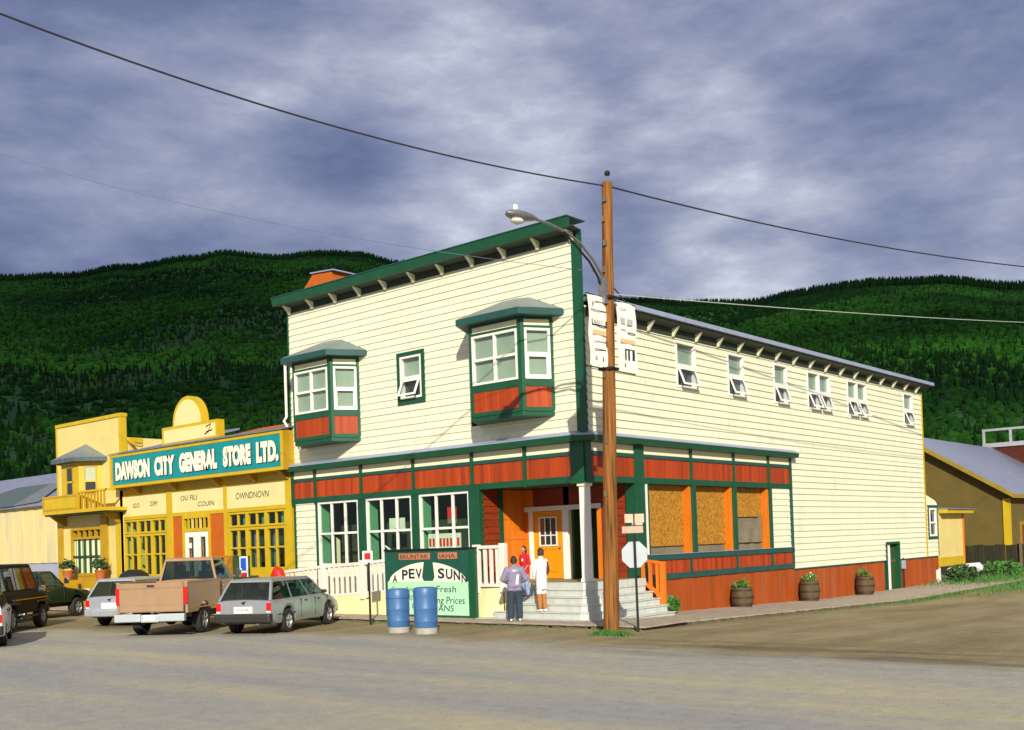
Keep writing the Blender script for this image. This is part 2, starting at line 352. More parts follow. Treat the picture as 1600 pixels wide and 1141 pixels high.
# ================================================================== GROUND, ROAD, PATHS
rnd = random.Random(7)
def street_mat(name):
    m = bpy.data.materials.new(name); m.use_nodes = True; t = m.node_tree; n = t.nodes.new; l = t.links.new; P = t.nodes['Principled BSDF']; P.inputs['Roughness'].default_value = .95; P.inputs['Specular IOR Level'].default_value = .12
    tc = n('ShaderNodeTexCoord')
    def nz(s, sc_, det=6, rg=.6, rot=0.):
        mp = n('ShaderNodeMapping'); l(tc.outputs['Object'], mp.inputs[0]); mp.inputs['Scale'].default_value = sc_; mp.inputs['Rotation'].default_value = (0, 0, rot)
        q = n('ShaderNodeTexNoise'); q.inputs['Scale'].default_value = s; q.inputs['Detail'].default_value = det; q.inputs['Roughness'].default_value = rg; l(mp.outputs[0], q.inputs['Vector']); return q.outputs[0]
    def ramp(f, *st):
        r = n('ShaderNodeValToRGB'); l(f, r.inputs[0]); e = r.color_ramp.elements; e[0].position = st[0][0]; e[0].color = (*st[0][1], 1); e[1].position = st[-1][0]; e[1].color = (*st[-1][1], 1)
        for p, c in st[1:-1]: e.new(p).color = (*c, 1)
        return r.outputs[0]
    def mixc(f, a, b, bt='MIX'):
        x = n('ShaderNodeMix'); x.data_type = 'RGBA'; x.blend_type = bt
        if isinstance(f, float): x.inputs['Factor'].default_value = f
        else: l(f, x.inputs['Factor'])
        l(a, x.inputs[6]); l(b, x.inputs[7]); return x.outputs[2]
    def ma(op, a, b):
        x = n('ShaderNodeMath'); x.operation = op
        for i, v in enumerate((a, b)):
            if isinstance(v, (int, float)): x.inputs[i].default_value = v
            else: l(v, x.inputs[i])
        return x.outputs[0]
    dirt = ramp(nz(.45, (1, .6, 1)), (.3, (.225, .182, .098)), (.72, (.345, .29, .17)))
    tracks = ramp(nz(.55, (1.7, .14, 1), 7, .6, R_(6)), (.38, (.84, .84, .84)), (.64, (1.14, 1.13, 1.12)))
    dirt = mixc(1.0, dirt, tracks, 'MULTIPLY')
    road = ramp(nz(.42, (.22, 1.5, 1), 6, .55, R_(-14)), (.32, (.31, .31, .315)), (.48, (.37, .355, .32)), (.66, (.46, .415, .29)))
    st = ramp(nz(1.1, (.5, 2.2, 1), 9, .75), (.60, (0, 0, 0)), (.74, (.4, .4, .4)))
    dk = n('ShaderNodeRGB'); dk.outputs[0].default_value = (.2, .18, .13, 1); road = mixc(st, road, dk.outputs[0])
    sp = n('ShaderNodeSeparateXYZ'); l(tc.outputs['Object'], sp.inputs[0])
    # border follows y = edge(x): left of the pole it swings towards the camera
    mr = n('ShaderNodeMapRange'); mr.inputs[1].default_value = -16; mr.inputs[2].default_value = -3; mr.inputs[3].default_value = -7.6; mr.inputs[4].default_value = -5.2; l(sp.outputs[0], mr.inputs[0])
    d = ma('SUBTRACT', sp.outputs[1], mr.outputs[0]); d = ma('ADD', d, ma('MULTIPLY', ma('SUBTRACT', nz(.35, (1, 1, 1), 5), .5), 2.6))
    sg = n('ShaderNodeMapRange'); sg.interpolation_type = 'SMOOTHSTEP'; sg.inputs[1].default_value = -1.2; sg.inputs[2].default_value = .9; l(d, sg.inputs[0])
    c = mixc(sg.outputs[0], road, dirt)
    # damp dark soil where the side street meets the main street
    bx_ = n('ShaderNodeMapRange'); bx_.inputs[1].default_value = -1.8; bx_.inputs[2].default_value = .2; l(d, bx_.inputs[0]); by_ = n('ShaderNodeMapRange'); by_.inputs[1].default_value = 2.6; by_.inputs[2].default_value = .6; l(d, by_.inputs[0])
    gx = n('ShaderNodeMapRange'); gx.inputs[1].default_value = 2; gx.inputs[2].default_value = 6; l(sp.outputs[0], gx.inputs[0])
    wet = ma('MULTIPLY', ma('MULTIPLY', bx_.outputs[0], by_.outputs[0]), ma('MULTIPLY', gx.outputs[0], .85)); sr = n('ShaderNodeMapRange'); sr.inputs[1].default_value = .42; sr.inputs[2].default_value = .6; l(nz(.8, (.3, 2.4, 1), 7, .65), sr.inputs[0]); wet = ma('MULTIPLY', wet, sr.outputs[0])
    wc = n('ShaderNodeRGB'); wc.outputs[0].default_value = (.135, .11, .055, 1); c = mixc(wet, c, wc.outputs[0])
    fine = ramp(nz(26, (1, 1, 1), 8, .8), (.3, (.80, .80, .80)), (.7, (1.14, 1.14, 1.14))); c = mixc(1.0, c, fine, 'MULTIPLY')
    pat = ramp(nz(3.2, (1, 1, 1), 6, .7), (.3, (.86, .86, .86)), (.7, (1.1, 1.1, 1.1))); c = mixc(1.0, c, pat, 'MULTIPLY')
    l(c, P.inputs['Base Color'])
    b = n('ShaderNodeBump'); b.inputs['Strength'].default_value = .6; b.inputs['Distance'].default_value = .03; l(ma('ADD', nz(9, (1, 1, 1), 6, .7), ma('MULTIPLY', nz(45, (1, 1, 1), 4, .7), .5)), b.inputs['Height']); l(b.outputs[0], P.inputs['Normal'])
    return m
gm = street_mat('packed_dirt'); rm = gm
b = MB()
ys = [-3000, -60, -30, -15, -8, -5, -3.5, -2, 0, 3, 6, 9, 12, 15, 20, 30, 60, 120, 3000]; xs = [-3000, -200, -80, -40, -20, -10, 0, 5, 10, 20, 40, 80, 200, 3000]
for i in range(len(xs)-1):
    for j in range(len(ys)-1):
        b.poly([(xs[i], ys[j], g(ys[j])), (xs[i+1], ys[j], g(ys[j])), (xs[i+1], ys[j+1], g(ys[j+1])), (xs[i], ys[j+1], g(ys[j+1]))], gm)
tag(b.build('ground', origin=(0, 0, 0)), kind='structure')
# road: a sheet 5 mm above the ground with a ragged edge
def edge(x):
    pts = [(-400, -8.2), (-30, -7.9), (-14.9, -7.6), (-11, -6.6), (-4.3, -5.1), (2.9, -4.5), (5.3, -5.3), (9, -4.9), (14, -4.6), (40, -5), (400, -5)]
    for (a, p), (c, q) in zip(pts, pts[1:]):
        if a <= x <= c: y = p+(q-p)*(x-a)/(c-a); break
    return y + .25*mnoise.noise(Vector((x*.7, 0, 0))) + .12*mnoise.noise(Vector((x*2.6, 5, 0)))
b = MB(); xs = [-400, -200, -80, -45] + [-40+.3*i for i in range(230)] + [30, 45, 80, 200, 400]
for x0, x1 in zip(xs, xs[1:]):
    b.poly([(x0, -40, .005), (x1, -40, .005), (x1, edge(x1), .005), (x0, edge(x0), .005)], rm)
tag(b.build('road', origin=(0, 0, 0)), kind='structure')
# boardwalk: planks on timber stringers, round the corner
def bz(y): return g(y)+.11
b = MB(); x = -60.0
while x < 2.95:
    w = .19; j = rnd.uniform(-.008, .008); z = .105 + j*.6
    b.box(x, x+w-.012, -2.05+rnd.uniform(-.02, .02), -.02, z-.04, z, 'bwalk'); x += w
y = -.02
while y < 60:
    w = .19; x0 = .02 if y < 25 else -.5; shift = 0 if y < 26 else (y-26)*.0
    z = bz(y)+rnd.uniform(-.006, .006)
    b.box(x0+shift, 2.9+shift+rnd.uniform(-.02, .02), y, y+w-.012, z-.04, z, 'bwalk'); y += w
for (xx, o) in ((2.84, 0), (1.4, 0), (.2, 0)):
    yy = -2
    while yy < 60:
        b.hexa([(xx, yy, g(yy)-.05), (xx+.09, yy, g(yy)-.05), (xx+.09, yy+4, g(yy+4)-.05), (xx, yy+4, g(yy+4)-.05), (xx, yy, bz(yy)-.05), (xx+.09, yy, bz(yy)-.05), (xx+.09, yy+4, bz(yy+4)-.05), (xx, yy+4, bz(yy+4)-.05)], 'bwalkdark'); yy += 4.05
for yy in (-2.0, -1.0, -.2): b.box(-60, 2.83, yy, yy+.08, -.02, .055, 'bwalkdark')
tag(b.build('boardwalk', origin=(0, 0, 0)), kind='structure')

# ================================================================== HILLS + FOREST
RID = [(-60, .15), (60, .16), (85, .17), (95, .185), (104.45, .2025), (108.7, .2161), (111.5, .2195), (113.3, .219), (115.2, .217), (117.2, .2125), (120.5, .2160), (123.2, .2222), (125.2, .226), (130, .243), (136, .2650), (138.1, .2735), (140.1, .2745), (142.4, .270), (145, .2728), (146.6, .267), (149.8, .2562), (152.8, .2457), (155.6, .2405), (162, .235), (180, .21), (240, .15), (300, .14)]
def ridge(a):
    for (p, q), (r, s) in zip(RID, RID[1:]):
        if p <= a <= r:
            t = (a-p)/(r-p); t = t*t*(3-2*t); return q+(s-q)*t
    return .15
def ridge_r(a): return 1120 if a > 124 else (1120-(124-a)*22 if a > 112 else 860)
R0 = 120.
def hill_z(x, y):
    dx, dy = x-CAM.x, y-CAM.y; r = math.hypot(dx, dy); a = math.degrees(math.atan2(dy, dx))
    if a < -60: a += 360
    rr = ridge_r(a); H = (ridge(a)-.0055)*rr + 2.15
    t = max(0, min(1, (r-R0)/(rr-R0))); s = t*t*(3-2*t)*.35 + t**1.25*.65
    z = H*s
    if r > rr: z = H*max(0, 1-((r-rr)/900)**1.6*.9)
    n = mnoise.fractal(Vector((x/170, y/170, 0)), 1., 2., 4); f = math.sin(math.pi*min(1, t*1.02))*.9
    return z + n*13*f*max(0, 1-t)**.5*(1 if r < rr*.97 else 0) - .425
b = MB(); NA, NR = 190, 46
angs = [80+ i*(100)/NA for i in range(NA+1)]; radii = [R0+ (2000-R0)*((k/NR)**1.35) for k in range(NR+1)]
hm = mat('hill_undergrowth', (.004, .024, .004), .95, .5, .012, (1, 1, 1), bump=0, col2=(.012, .06, .007))
grid = []
for a in angs:
    row = []
    for r in radii:
        x = CAM.x+r*math.cos(R_(a)); y = CAM.y+r*math.sin(R_(a)); row.append((x, y, hill_z(x, y)))
    grid.append(row)
b.v = [p for row in grid for p in row]; n1 = NR+1
for i in range(NA):
    for k in range(NR): b.f.append([i*n1+k, i*n1+k+1, (i+1)*n1+k+1, (i+1)*n1+k])
b.ml = [hm]; b.m = [0]*len(b.f); b.sm = [True]*len(b.f)
tag(b.build('hills', origin=(0, 0, 0), sharp=180), kind='structure')

def forest(name, n, kindfn, m, seed):
    rg = np.random.RandomState(seed); V = []; F = []; base = 0
    for _ in range(n):
        a = rg.uniform(88, 172); rr = ridge_r(a)
        q = rg.rand(); r = 170 + (rr*1.01-170)*q**.62
        if rg.rand() < .09: r = rr*rg.uniform(.95, 1.01)
        x = CAM.x+r*math.cos(R_(a)); y = CAM.y+r*math.sin(R_(a))
        k = kindfn(x, y, r, rr, rg)
        if k is None: continue
        z = hill_z(x, y)-.4; h, w, typ = k; ph = rg.rand()*6.28
        if typ == 0:   # conifer: two stacked cones of six sides
            n6 = 6; ang = ph+np.arange(n6)*2*math.pi/n6; jr = rg.uniform(.75, 1.15, n6)
            ring = np.stack([x+w*jr*np.cos(ang), y+w*jr*np.sin(ang), np.full(n6, z+h*.08)+rg.uniform(-.3, .3, n6)], 1)
            ring2 = np.stack([x+w*.62*np.cos(ang+.5), y+w*.62*np.sin(ang+.5), np.full(n6, z+h*.42)], 1)
            V.append(ring); V.append([[x+rg.uniform(-.1, .1)*w, y, z+h*.66]]); V.append(ring2); V.append([[x, y, z+h]])
            for j in range(n6): F.append((base+j, base+(j+1) % n6, base+6)); F.append((base+7+j, base+7+(j+1) % n6, base+13))
            base += 14
        else:          # rounded bush crown: squashed octahedral lump with rough corners
            n5 = 6; ang = ph+np.arange(n5)*2*math.pi/n5; jr = rg.uniform(.7, 1.2, n5)
            r1 = np.stack([x+w*.8*jr*np.cos(ang), y+w*.8*jr*np.sin(ang), np.full(n5, z)], 1)
            r2 = np.stack([x+w*jr[::-1]*np.cos(ang+.3), y+w*jr[::-1]*np.sin(ang+.3), z+h*rg.uniform(.4, .65, n5)], 1)
            V.append(r1); V.append(r2); V.append([[x+rg.uniform(-.3, .3)*w, y+rg.uniform(-.3, .3)*w, z+h]])
            for j in range(n5):
                q2 = (j+1) % n5; F.append((base+j, base+q2, base+6+q2)); F.append((base+j, base+6+q2, base+6+j)); F.append((base+6+j, base+6+q2, base+12))
            base += 13
    V = np.concatenate([np.array(v, dtype=np.float32) for v in V]); F = np.array(F, dtype=np.int32)
    me = bpy.data.meshes.new(name); me.vertices.add(len(V)); me.vertices.foreach_set('co', V.ravel()); me.loops.add(len(F)*3); me.loops.foreach_set('vertex_index', F.ravel())
    me.polygons.add(len(F)); me.polygons.foreach_set('loop_start', np.arange(0, len(F)*3, 3, dtype=np.int32)); me.polygons.foreach_set('loop_total', np.full(len(F), 3, dtype=np.int32))
    me.update(calc_edges=True); me.materials.append(m); o = bpy.data.objects.new(name, me); COL.objects.link(o); return o
def leafmat(name, c1, c2, sc1, c3=None):
    m = bpy.data.materials.new(name); m.use_nodes = True; t = m.node_tree; n = t.nodes.new; l = t.links.new; P = t.nodes['Principled BSDF']; P.inputs['Roughness'].default_value = .9; P.inputs['Specular IOR Level'].default_value = .1
    tc = n('ShaderNodeTexCoord'); a = n('ShaderNodeTexNoise'); a.inputs['Scale'].default_value = sc1; a.inputs['Detail'].default_value = 6; l(tc.outputs['Object'], a.inputs['Vector'])
    r = n('ShaderNodeValToRGB'); l(a.outputs[0], r.inputs[0]); e = r.color_ramp.elements; e[0].position = .36; e[0].color = (*c1, 1); e[1].position = .66; e[1].color = (*c2, 1)
    gn = n('ShaderNodeNewGeometry'); mr = n('ShaderNodeMapRange'); l(gn.outputs['Random Per Island'], mr.inputs[0]); mr.inputs[3].default_value = .68; mr.inputs[4].default_value = 1.35
    mx = n('ShaderNodeVectorMath'); mx.operation = 'SCALE'; l(r.outputs[0], mx.inputs[0]); l(mr.outputs[0], mx.inputs['Scale']); l(mx.outputs[0], P.inputs['Base Color']); return m
def patch(x, y): return mnoise.fractal(Vector((x/130+3, y/130, 1)), 1., 2., 3)
def k_con(x, y, r, rr, rg):
    p = patch(x, y); edge_ = r > rr*.93
    if not edge_ and p > -.02 and rg.rand() < .75: return None
    h = rg.uniform(4., 10.)*(1.0 if edge_ else .52); return h, h*rg.uniform(.15, .22), 0
def k_bush(x, y, r, rr, rg):
    p = patch(x, y)
    if r > rr*.96 or (p < -.05 and rg.rand() < .8): return None
    h = rg.uniform(1.3, 3.2)*(.6+.4*min(1, r/600)); return h, h*rg.uniform(.6, .95), 1
tag(forest('forest', 85000, k_con, leafmat('spruce_needles', (.0025, .016, .004), (.009, .046, .006), .006), 3), kind='stuff')
tag(forest('hillside_bushes', 110000, k_bush, leafmat('hill_leaves', (.0035, .026, .004), (.028, .125, .010), .007), 5), kind='stuff')

# unseen cloud sheet, added out of view overhead to keep the hills in shade
def shade_cloud_mat():
    m = bpy.data.materials.new('shade_cloud_vapour'); m.use_nodes = True; t = m.node_tree; t.nodes.clear(); n = t.nodes.new; l = t.links.new
    o = n('ShaderNodeOutputMaterial'); d = n('ShaderNodeBsdfDiffuse'); d.inputs[0].default_value = (.8, .8, .8, 1); tr = n('ShaderNodeBsdfTranslucent'); tr.inputs[0].default_value = (.8, .8, .82, 1)
    a = n('ShaderNodeMixShader'); a.inputs[0].default_value = .4; l(d.outputs[0], a.inputs[1]); l(tr.outputs[0], a.inputs[2])
    tc = n('ShaderNodeTexCoord'); nz = n('ShaderNodeTexNoise'); nz.inputs['Scale'].default_value = .0035; nz.inputs['Detail'].default_value = 4; l(tc.outputs['Object'], nz.inputs['Vector'])
    mr = n('ShaderNodeMapRange'); mr.inputs[1].default_value = .38; mr.inputs[2].default_value = .68; mr.inputs[3].default_value = .06; mr.inputs[4].default_value = .72; l(nz.outputs[0], mr.inputs[0])
    dp = n('ShaderNodeVectorMath'); dp.operation = 'DOT_PRODUCT'; l(tc.outputs['Object'], dp.inputs[0]); dp.inputs[1].default_value = (-SUNT.y, SUNT.x, 0); m2 = n('ShaderNodeMapRange'); m2.inputs[1].default_value = -250; m2.inputs[2].default_value = 250; m2.inputs[3].default_value = 1; m2.inputs[4].default_value = .16; l(dp.outputs['Value'], m2.inputs[0]); mm = n('ShaderNodeMath'); mm.operation = 'MULTIPLY'; l(mr.outputs[0], mm.inputs[0]); l(m2.outputs[0], mm.inputs[1]); mr = mm  # opacity shaped to shade the left hill more
    tp = n('ShaderNodeBsdfTransparent'); b_ = n('ShaderNodeMixShader'); l(mr.outputs[0], b_.inputs[0]); l(a.outputs[0], b_.inputs[1]); l(tp.outputs[0], b_.inputs[2]); l(b_.outputs[0], o.inputs[0]); return m
cm = shade_cloud_mat(); b = MB(); CH = 620.; sh_ = CH/math.tan(SUN_EL); NS, NT = 34, 44; SN = Vector((-SUNT.y, SUNT.x, 0)); rows = []
for i in range(NS+1):
    row = []
    for j in range(NT+1):
        s_ = 115+ (1750-115)*i/NS - sh_; t_ = -1500+3000*j/NT; s_ += 40*mnoise.noise(Vector((t_/150, i*.3, 0))) if i == 0 else 0
        p = CAM+SUNT*s_+SN*t_; row.append((p.x, p.y, CH+26*mnoise.fractal(Vector((p.x/140, p.y/140, 3)), 1., 2., 4)))
    rows.append(row)
for i in range(NS):
    for j in range(NT): b.poly([rows[i][j], rows[i+1][j], rows[i+1][j+1], rows[i][j+1]], cm, True)
tag(b.build('shade_cloud', origin=(0, 0, 0), sharp=180), kind='structure')

# ================================================================== CORNER BUILDING
bo = (-6, 12, 0)
CB = thing('corner_building', 'large cream clapboard corner building with green trim, red panels and a tall false front', 'building', bo)
XL, YB = -12.33, 25.35
# openings
w_front = [(-11.05, -9.04), (-8.67, -6.60), (-6.27, -4.20)]
def siding_front():
    b = MB()
    FRONT.siding(b, XL, -.17, 5.03, 10.38, 'cream', holes=[(-7.02, -5.85, 6.5, 8.1), (-12.0, -8.9, 5.56, 8.6), (-4.0, -.95, 5.56, 8.6)])
    FRONT.siding(b, XL+.08, -11.13, .1, 3.71, 'cream')
    FRONT.siding(b, -11.13, -3.9, .1, 1.60, 'cream')
    b.poly([(XL, 0, 10.38), (XL, 0, 5), (XL, .2, 5), (XL, .2, 10.38)], 'cream2')
    b.poly([(XL, .2, 10.38), (-.0, .2, 10.38), (-.0, .2, 8.5), (XL, .2, 8.5)], 'cream2')
    return b.build('front_wall', CB)
siding_front()
sw = [(4.75, 5.90, 0), (7.88, 8.98, 0), (11.1, 12.14, 0), (13.75, 15.72, 1), (17.3, 19.2, 1), (23.2, 24.3, 0)]
b = MB(); holes = [(a, c, 6.66, 8.06) for a, c, d in sw] + [(20.6, 22.1, -1, 1.64), (3.0, 10.5, 1.66, 3.71)]
SIDE.siding(b, .2, YB, 5.03, 8.46, 'cream', holes=holes, step=.22, lip=.035)
SIDE.siding(b, 12.12, YB, .9, 5.03, 'cream', holes=holes, step=.22, lip=.035)
SIDE.siding(b, 10.6, 11.98, 1.66, 3.71, 'cream', holes=holes, base=.01)
b.build('side_wall', CB)
# bare shell behind
b = MB()
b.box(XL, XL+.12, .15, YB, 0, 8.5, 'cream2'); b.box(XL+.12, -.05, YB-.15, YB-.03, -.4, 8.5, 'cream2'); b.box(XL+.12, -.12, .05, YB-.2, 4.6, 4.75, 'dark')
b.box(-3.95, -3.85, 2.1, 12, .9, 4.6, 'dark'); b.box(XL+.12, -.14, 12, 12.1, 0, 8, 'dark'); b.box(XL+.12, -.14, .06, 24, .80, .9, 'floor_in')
b.build('inner_wall', CB)
b = MB()
b.hexa([(-6.1, .21, 9.45), (.44, .21, 8.5), (.44, YB+.4, 8.5), (-6.1, YB+.4, 9.45), (-6.1, .21, 9.6), (.44, .21, 8.62), (.44, YB+.4, 8.62), (-6.1, YB+.4, 9.6)], 'metalroof')
b.hexa([(XL-.4, .21, 8.5), (-6.1, .21, 9.45), (-6.1, YB+.4, 9.45), (XL-.4, YB+.4, 8.5), (XL-.4, .21, 8.62), (-6.1, .21, 9.6), (-6.1, YB+.4, 9.6), (XL-.4, YB+.4, 8.62)], 'metalroof')
b.build('roof', CB)
b = MB()   # side eave: soffit, fascia flashing
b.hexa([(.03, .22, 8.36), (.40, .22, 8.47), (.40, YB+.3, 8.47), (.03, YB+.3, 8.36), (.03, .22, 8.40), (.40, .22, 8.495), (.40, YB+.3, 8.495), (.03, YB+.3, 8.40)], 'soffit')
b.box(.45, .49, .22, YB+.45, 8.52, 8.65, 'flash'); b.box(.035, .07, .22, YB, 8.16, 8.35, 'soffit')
b.build('side_eave', CB)
for i in range(19):
    y = .55 + i*1.335
    if y > YB: break
    b = MB(); b.prism([(.04, 8.14), (.10, 8.14), (.16, 8.24), (.30, 8.42), (.04, 8.36)], lambda p, a: (p[0], a, p[1]), y-.045, y+.045, 'bracket'); b.build('bracket', CB)
b = MB()   # front cornice
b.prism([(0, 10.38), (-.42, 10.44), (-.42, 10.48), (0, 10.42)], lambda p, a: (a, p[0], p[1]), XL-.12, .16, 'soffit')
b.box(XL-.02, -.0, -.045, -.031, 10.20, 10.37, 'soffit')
b.hexa([(XL-.2, -.50, 10.42), (.09, -.50, 10.42), (.09, -.42, 10.42), (XL-.2, -.42, 10.42), (XL-.2, -.55, 10.68), (.09, -.55, 10.68), (.09, -.42, 10.68), (XL-.2, -.42, 10.68)], 'green')
b.box(XL-.22, .11, -.57, .25, 10.685, 10.72, 'green_blue')
b.build('front_cornice', CB, bevel=.01)
for x in (-12.15, -10.94, -9.77, -8.58, -7.39, -6.14, -4.92, -3.71, -2.49, -1.28, -.12):
    b = MB(); b.prism([(-.05, 10.16), (-.11, 10.16), (-.18, 10.26), (-.36, 10.42), (-.05, 10.385)], lambda p, a: (a, p[0], p[1]), x-.045, x+.045, 'bracket'); b.build('bracket', CB)
b = MB()   # corner boards
b.box(-.17, .045, -.045, .15, 5.03, 10.44, 'green'); b.build('corner_board', CB)
b = MB(); b.box(XL-.03, XL+.03, -.04, .1, 5.03, 10.4, 'green'); b.build('corner_board', CB)
b = MB(); b.box(-.02, .04, YB-.02, YB+.12, .9, 8.4, 'yellow'); b.build('corner_board', CB)
# storefront cornice and sign band
def path_prof(prof, m, pts, b):
    # sweep profile (offset, z) round the corner with mitres
    nrm = []
    for i, p in enumerate(pts):
        ds = []
        if i > 0: d = Vector(pts[i])-Vector(pts[i-1]); ds.append(Vector((d.y, -d.x)).normalized())
        if i < len(pts)-1: d = Vector(pts[i+1])-Vector(pts[i]); ds.append(Vector((d.y, -d.x)).normalized())
        nn = sum(ds, Vector((0, 0))).normalized(); k = 1/max(.3, nn.dot(ds[0])); nrm.append(nn*k)
    rings = [[(p[0]+n_.x*o, p[1]+n_.y*o, z) for o, z in prof] for p, n_ in zip(pts, nrm)]
    b.loft(rings, m, True, False)
pth = [(XL-.15, 0), (-.35, 0), (0, .35), (0, 12.3)]
pth = [(XL-.15, 0), (-.25, -.0), (.0, .25), (0, 12.3)]
b = MB(); path_prof([(.0, 4.78), (.27, 4.80), (.30, 4.95), (.0, 4.99)], 'green', pth, b)
path_prof([(.31, 4.952), (.31, 4.975), (.03, 5.09), (.0, 5.09), (.0, 5.0)], 'flash', pth, b)
b.build('storefront_cornice', CB)
vf = [XL+.02, -11.13, -8.84, -6.46, -4.03, -2.03, -.20]; vs = [.10, 2.53, 5.36, 8.01, 10.41, 12.08]
b = MB()
for (pl, vv, a, c) in ((FRONT, vf, XL, -.0), (SIDE, vs, 0., 12.14)):
    pl.box(b, a, c, 3.71, 3.89, -.12, .05, 'green'); pl.box(b, a, c, 4.44, 4.55, -.03, .05, 'green_blue')
b.build('band_rail', CB, bevel=.006)
for (pl, vv) in ((FRONT, vf), (SIDE, vs)):
    for i, u in enumerate(vv):
        b = MB(); w = .05 if i not in (1,) or pl is FRONT else .22
        if i in (0,) and pl is SIDE: w = .12
        if i == len(vv)-1 and pl is FRONT: w = .22
        pl.box(b, u-w, u+w, 3.68, 4.79, -.02, .075, 'green'); b.build('band_post', CB)
    for i in range(len(vv)-1):
        b = MB(); pl.box(b, vv[i], vv[i+1], 3.89, 4.44, -.02, .015, 'red'); b.build('red_panel', CB)
        b = MB(); pl.box(b, vv[i], vv[i+1], 4.55, 4.78, -.02, .018, 'cream2'); b.build('cream_panel', CB)
# posts at ground floor front
for u0, u1 in ((-12.3, -12.2), (-11.16, -11.05), (-9.04, -8.67), (-6.60, -6.27), (-4.20, -3.78)):
    b = MB(); FRONT.box(b, u0, u1, .6 if u0 < -5 else .9, 3.71, -.15, .04 if u0 < -5 else .06, 'green'); 
    b.build('storefront_post', CB, bevel=.008)
def storefront_window(parent, pl, u0, u1, z0, z1, cols, rows, fm='white', depth=-.0, w=.07, reveal='reveal'):
    b = MB(); pl.frame(b, u0, u1, z0, z1, w, -.08, .02, fm)
    for i in range(1, cols):
        u = u0+(u1-u0)*i/cols; pl.box(b, u-.035, u+.035, z0+w, z1-w, -.06, .01, fm)
    for i in range(1, rows):
        z = z0+(z1-z0)*i/rows; pl.box(b, u0+w, u1-w, z-.035, z+.035, -.058, .012, fm)
    o = b.build('window', parent)
    b = MB(); b.poly([pl.pt(u0+.03, z0+.03, -.04), pl.pt(u1-.03, z0+.03, -.04), pl.pt(u1-.03, z1-.03, -.04), pl.pt(u0+.03, z1-.03, -.04)], 'glass'); b.build('pane', o)
    for ua, ub in ((u0-.02, u0+.04), (u1-.04, u1+.02)): b = MB(); pl.box(b, ua, ub, z0, z1, -.45, -.082, reveal); b.build('reveal', o)
    return o
for k, (u0, u1) in enumerate(w_front):
    storefront_window(CB, FRONT, u0, u1, 1.60, 3.71, 3, 2)
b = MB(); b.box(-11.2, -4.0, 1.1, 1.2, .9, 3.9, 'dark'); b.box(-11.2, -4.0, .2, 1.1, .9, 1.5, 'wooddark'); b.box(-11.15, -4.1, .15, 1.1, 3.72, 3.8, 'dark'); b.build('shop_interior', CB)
# things in the shop windows
def tobj(mb, name, label, cat, o=None, group=None, kind=None):
    if o is None:
        v = np.array(mb.v); o = (float(v[:, 0].mean()), float(v[:, 1].mean()), float(v[:, 2].min()))
    return tag(mb.build(name, origin=o), label, cat, group, kind)
b = MB(); b.box(-7.95, -7.25, .30, .32, 2.62, 3.05, 'paper'); b.box(-7.62, -7.56, .285, .297, 2.72, 2.92, 'black'); b.box(-7.66, -7.56, .28, .284, 2.70, 2.74, 'black')
tobj(b, 'poster', 'pale poster with a dark figure one behind the middle shop window', 'poster')
b = MB(); b.box(-5.35, -4.98, .25, .27, 2.95, 3.28, 'redsign'); b.box(-5.35, -4.98, .25, .265, 2.80, 2.94, 'sheet'); tobj(b, 'poster', 'square red poster in the shop window nearest the porch', 'poster')
b = MB(); b.box(-6.1, -4.75, .16, .18, 1.62, 2.5, 'paper')
for i in range(9): b.box(-6.05+i*.145, -5.97+i*.145, .145, .157, 2.12, 2.36, 'redsign')
for i, x in enumerate((-5.95, -5.7, -5.5, -5.25)): b.box(x, x+.12, .145, .157, 1.75, 2.02, 'navy' if i % 2 else 'redsign')
tobj(b, 'window_sign', 'red striped white sale sign low in the shop window nearest the porch', 'sign')
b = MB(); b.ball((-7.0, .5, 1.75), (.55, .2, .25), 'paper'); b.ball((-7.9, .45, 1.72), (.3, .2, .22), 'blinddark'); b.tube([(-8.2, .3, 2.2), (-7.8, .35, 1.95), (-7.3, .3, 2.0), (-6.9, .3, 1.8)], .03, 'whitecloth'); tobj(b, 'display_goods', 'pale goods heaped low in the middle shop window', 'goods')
# side storefront lower structure
b = MB()
SIDE.box(b, 2.76, 12.14, 1.50, 1.66, -.05, .07, 'green_blue'); SIDE.box(b, 2.3, 12.14, .93, 1.10, -.05, .06, 'green_blue'); SIDE.box(b, 2.76, 12.14, 1.66, 1.675, -.02, .09, 'flash')
b.build('base_rail', CB)
for y in (5.2, 8.05, 10.5): b = MB(); SIDE.box(b, y-.05, y+.05, 1.1, 1.5, -.02, .065, 'green_blue'); b.build('base_post', CB)
for a, c in ((2.76, 5.15), (5.25, 8.0), (8.1, 10.45), (10.55, 12.03)): b = MB(); SIDE.box(b, a, c, 1.10, 1.50, -.02, .02, 'red'); b.build('red_panel', CB)
for i, (a, c) in enumerate(((2.30, 2.76), (5.36, 5.58), (7.90, 8.12), (10.42, 10.58), (12.02, 12.14))):
    b = MB(); SIDE.box(b, a, c, .93 if i == 0 else 1.66 if i < 4 else 1.0, 3.71, -.3 if i == 0 else -.06, .07, 'green' if i < 4 else 'green_blue'); b.build('storefront_post', CB, bevel=.008)
b = MB(); SIDE.box(b, 2.86, 2.94, 1.68, 3.71, -.05, .03, 'white'); b.build('white_trim', CB)
ops = [(3.0, 5.36), (5.58, 7.90), (8.12, 10.42)]
